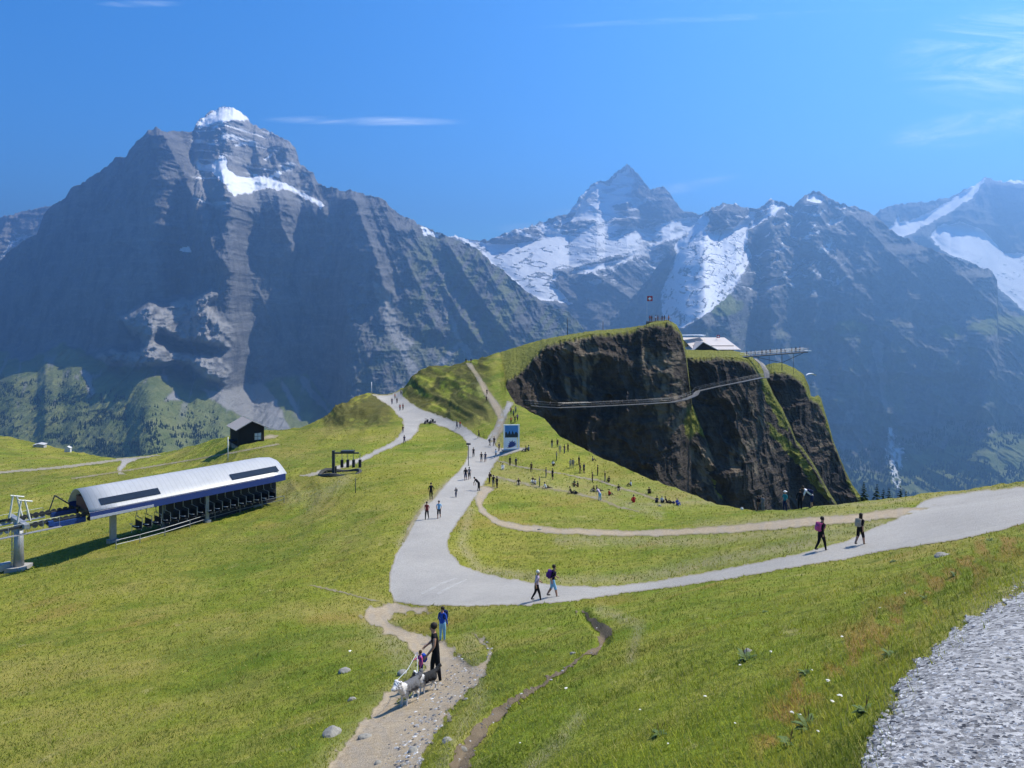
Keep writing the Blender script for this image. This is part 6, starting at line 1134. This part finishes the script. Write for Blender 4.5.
# bags
for px, py, m_, lb in ((670.5, 503.5, 'black', 'black bag in the seated row on the far right lawn'), (673.5, 504, 'navy', 'navy bag next to the visitor in blue'), (742, 507, 'white', 'pale bag on the brow left of the cliff foot figures'), (576, 494, 'black', 'dark bag beside the lounging visitor in black')):
    c = ground(px, py); q = c.y/F; bm = bmesh.new(); bmesh.ops.create_cube(bm, size=1); bmesh.ops.scale(bm, vec=(3.2*q, 2.6*q, 3.0*q), verts=bm.verts); [setattr(v.co, 'x', v.co.x*.8) for v in bm.verts if v.co.z > 0]; bmesh.ops.bevel(bm, geom=bm.edges[:], offset=.09, segments=2, affect='EDGES'); bmesh.ops.translate(bm, vec=(0, 0, 1.4*q), verts=bm.verts)
    me = bpy.data.meshes.new('bag'); bm.to_mesh(me); bm.free(); me.materials.append(MATS['cloth_'+m_]); o = link(bpy.data.objects.new('bag', me)); o.location = c; tag(o, lb, 'bag', 'bags on the grass')
# dogs ------------------------------------------------------------------
def dog(px, py, rz, s_, label, white, headdown=0.):
    V = [(0, -.28, .55), (0, -.05, .53), (0, .22, .56), (0, .34, .60), (0, .44, .70), (0, .53, .76), (0, .60, .745), (0, .70, .715), (0, -.38, .56), (0, -.52, .60), (0, -.62, .70)]
    R = [(.115, .13), (.12, .13), (.13, .165), (.10, .13), (.085, .09), (.085, .085), (.06, .055), (.035, .032), (.05, .05), (.055, .05), (.03, .03)]
    E = [(0, 1), (1, 2), (2, 3), (3, 4), (4, 5), (5, 6), (6, 7), (0, 8), (8, 9), (9, 10)]
    for sg in (-1, 1):
        o = len(V); V += [(.085*sg, -.26, .42), (.09*sg, -.18, .30), (.09*sg, -.33, .17), (.09*sg, -.30, .04), (.09*sg, -.24, .025)]; R += [.075, .05, .028, .026, .026]; E += [(0, o), (o, o+1), (o+1, o+2), (o+2, o+3), (o+3, o+4)]
        o = len(V); V += [(.085*sg, .22, .42), (.085*sg, .19, .28), (.085*sg, .22, .14), (.085*sg, .21, .04), (.085*sg, .26, .025)]; R += [.06, .036, .027, .026, .026]; E += [(2, o), (o, o+1), (o+1, o+2), (o+2, o+3), (o+3, o+4)]
        o = len(V); V += [(.06*sg, .50, .845), (.085*sg, .47, .86)]; R += [.025, .012]; E += [(5, o), (o, o+1)]
    me = skin_mesh('dog_body', V, E, R, 3); co = np.zeros(len(me.vertices)*3); me.vertices.foreach_get('co', co); co = co.reshape(-1, 3); no = np.zeros(len(me.vertices)*3); me.vertices.foreach_get('normal', no); no = no.reshape(-1, 3)
    f_ = .05*ridged(co[:, 1]*22+co[:, 0]*9, co[:, 2]*11, 3, 5)*smooth(.25, .45, co[:, 2]); co += no*f_[:, None]; co[:, 2] -= f_*.4; me.vertices.foreach_set('co', co.ravel())
    k = N('fur_'+('black_white' if not white else 'white_grey'), .95, .1); tc = k.n.new('ShaderNodeTexCoord').outputs['Object']; sp = k.n.new('ShaderNodeSeparateXYZ'); k.l.new(tc, sp.inputs[0])
    yy = k.math('ADD', sp.outputs[1], k.math('MULTIPLY', k.math('SUBTRACT', k.noise(5, 3, .6, tc), .5), .35))
    A_, B_ = ((.72, .70, .67), (.12, .12, .125)) if white else ((.015, .015, .016), (.70, .69, .67))
    mid = k.ramp(yy, [(.0, B_ if white else A_), (.22, B_ if white else A_), (.30, A_ if white else B_), (.48, A_ if white else B_), (.52, A_ if white else A_)]); lo = k.ramp(sp.outputs[2], [(.0, 1.), (.30, 1.), (.38, 0.)])
    cc_ = k.mix(lo, mid, (.66, .64, .61)); cc_ = k.mix(k.math('MULTIPLY', k.noise(60, 3, .7, tc), .12), cc_, (.3, .3, .3)); k.color(cc_).bump(k.noise(45, 4, .7, tc), .02)
    me.materials.append(k.m); me.polygons.foreach_set('use_smooth', [True]*len(me.polygons)); c = ground(px, py)
    o = link(bpy.data.objects.new('dog', me)); o.location = c; o.rotation_euler = (0, 0, rad(rz)); o.scale = (s_,)*3; tag(o, label, 'dog'); return c
c1 = dog(409, 704, 152, 1.0, 'shaggy white and grey dog on a leash, in front on the dirt track', True); c2 = dog(427, 692, 140, .88, 'black and white dog behind the white one, at the feet of the woman in black', False)
hnd = ground(436, 681.5)+Vector((-.55, -.18, 1.0))
for cdog, lb, sl in ((c1, 'pale leash from the hand of the woman in black to the white dog', 1.22), (c2, 'short leash from the hand of the woman in black to the black and white dog', 1.05)):
    nk = cdog+Vector((-math.sin(rad(148))*.42*sl, math.cos(rad(148))*.42*sl, .72*sl)); b = MB(); b.tube([nk-hnd, (nk-hnd)*.5-Vector((0, 0, .12)), (0, 0, 0)], .007, 5); o = b.build('leash', plain('pale_leash', (.5, .55, .6), .7)); o.location = hnd; tag(o, lb, 'leash')
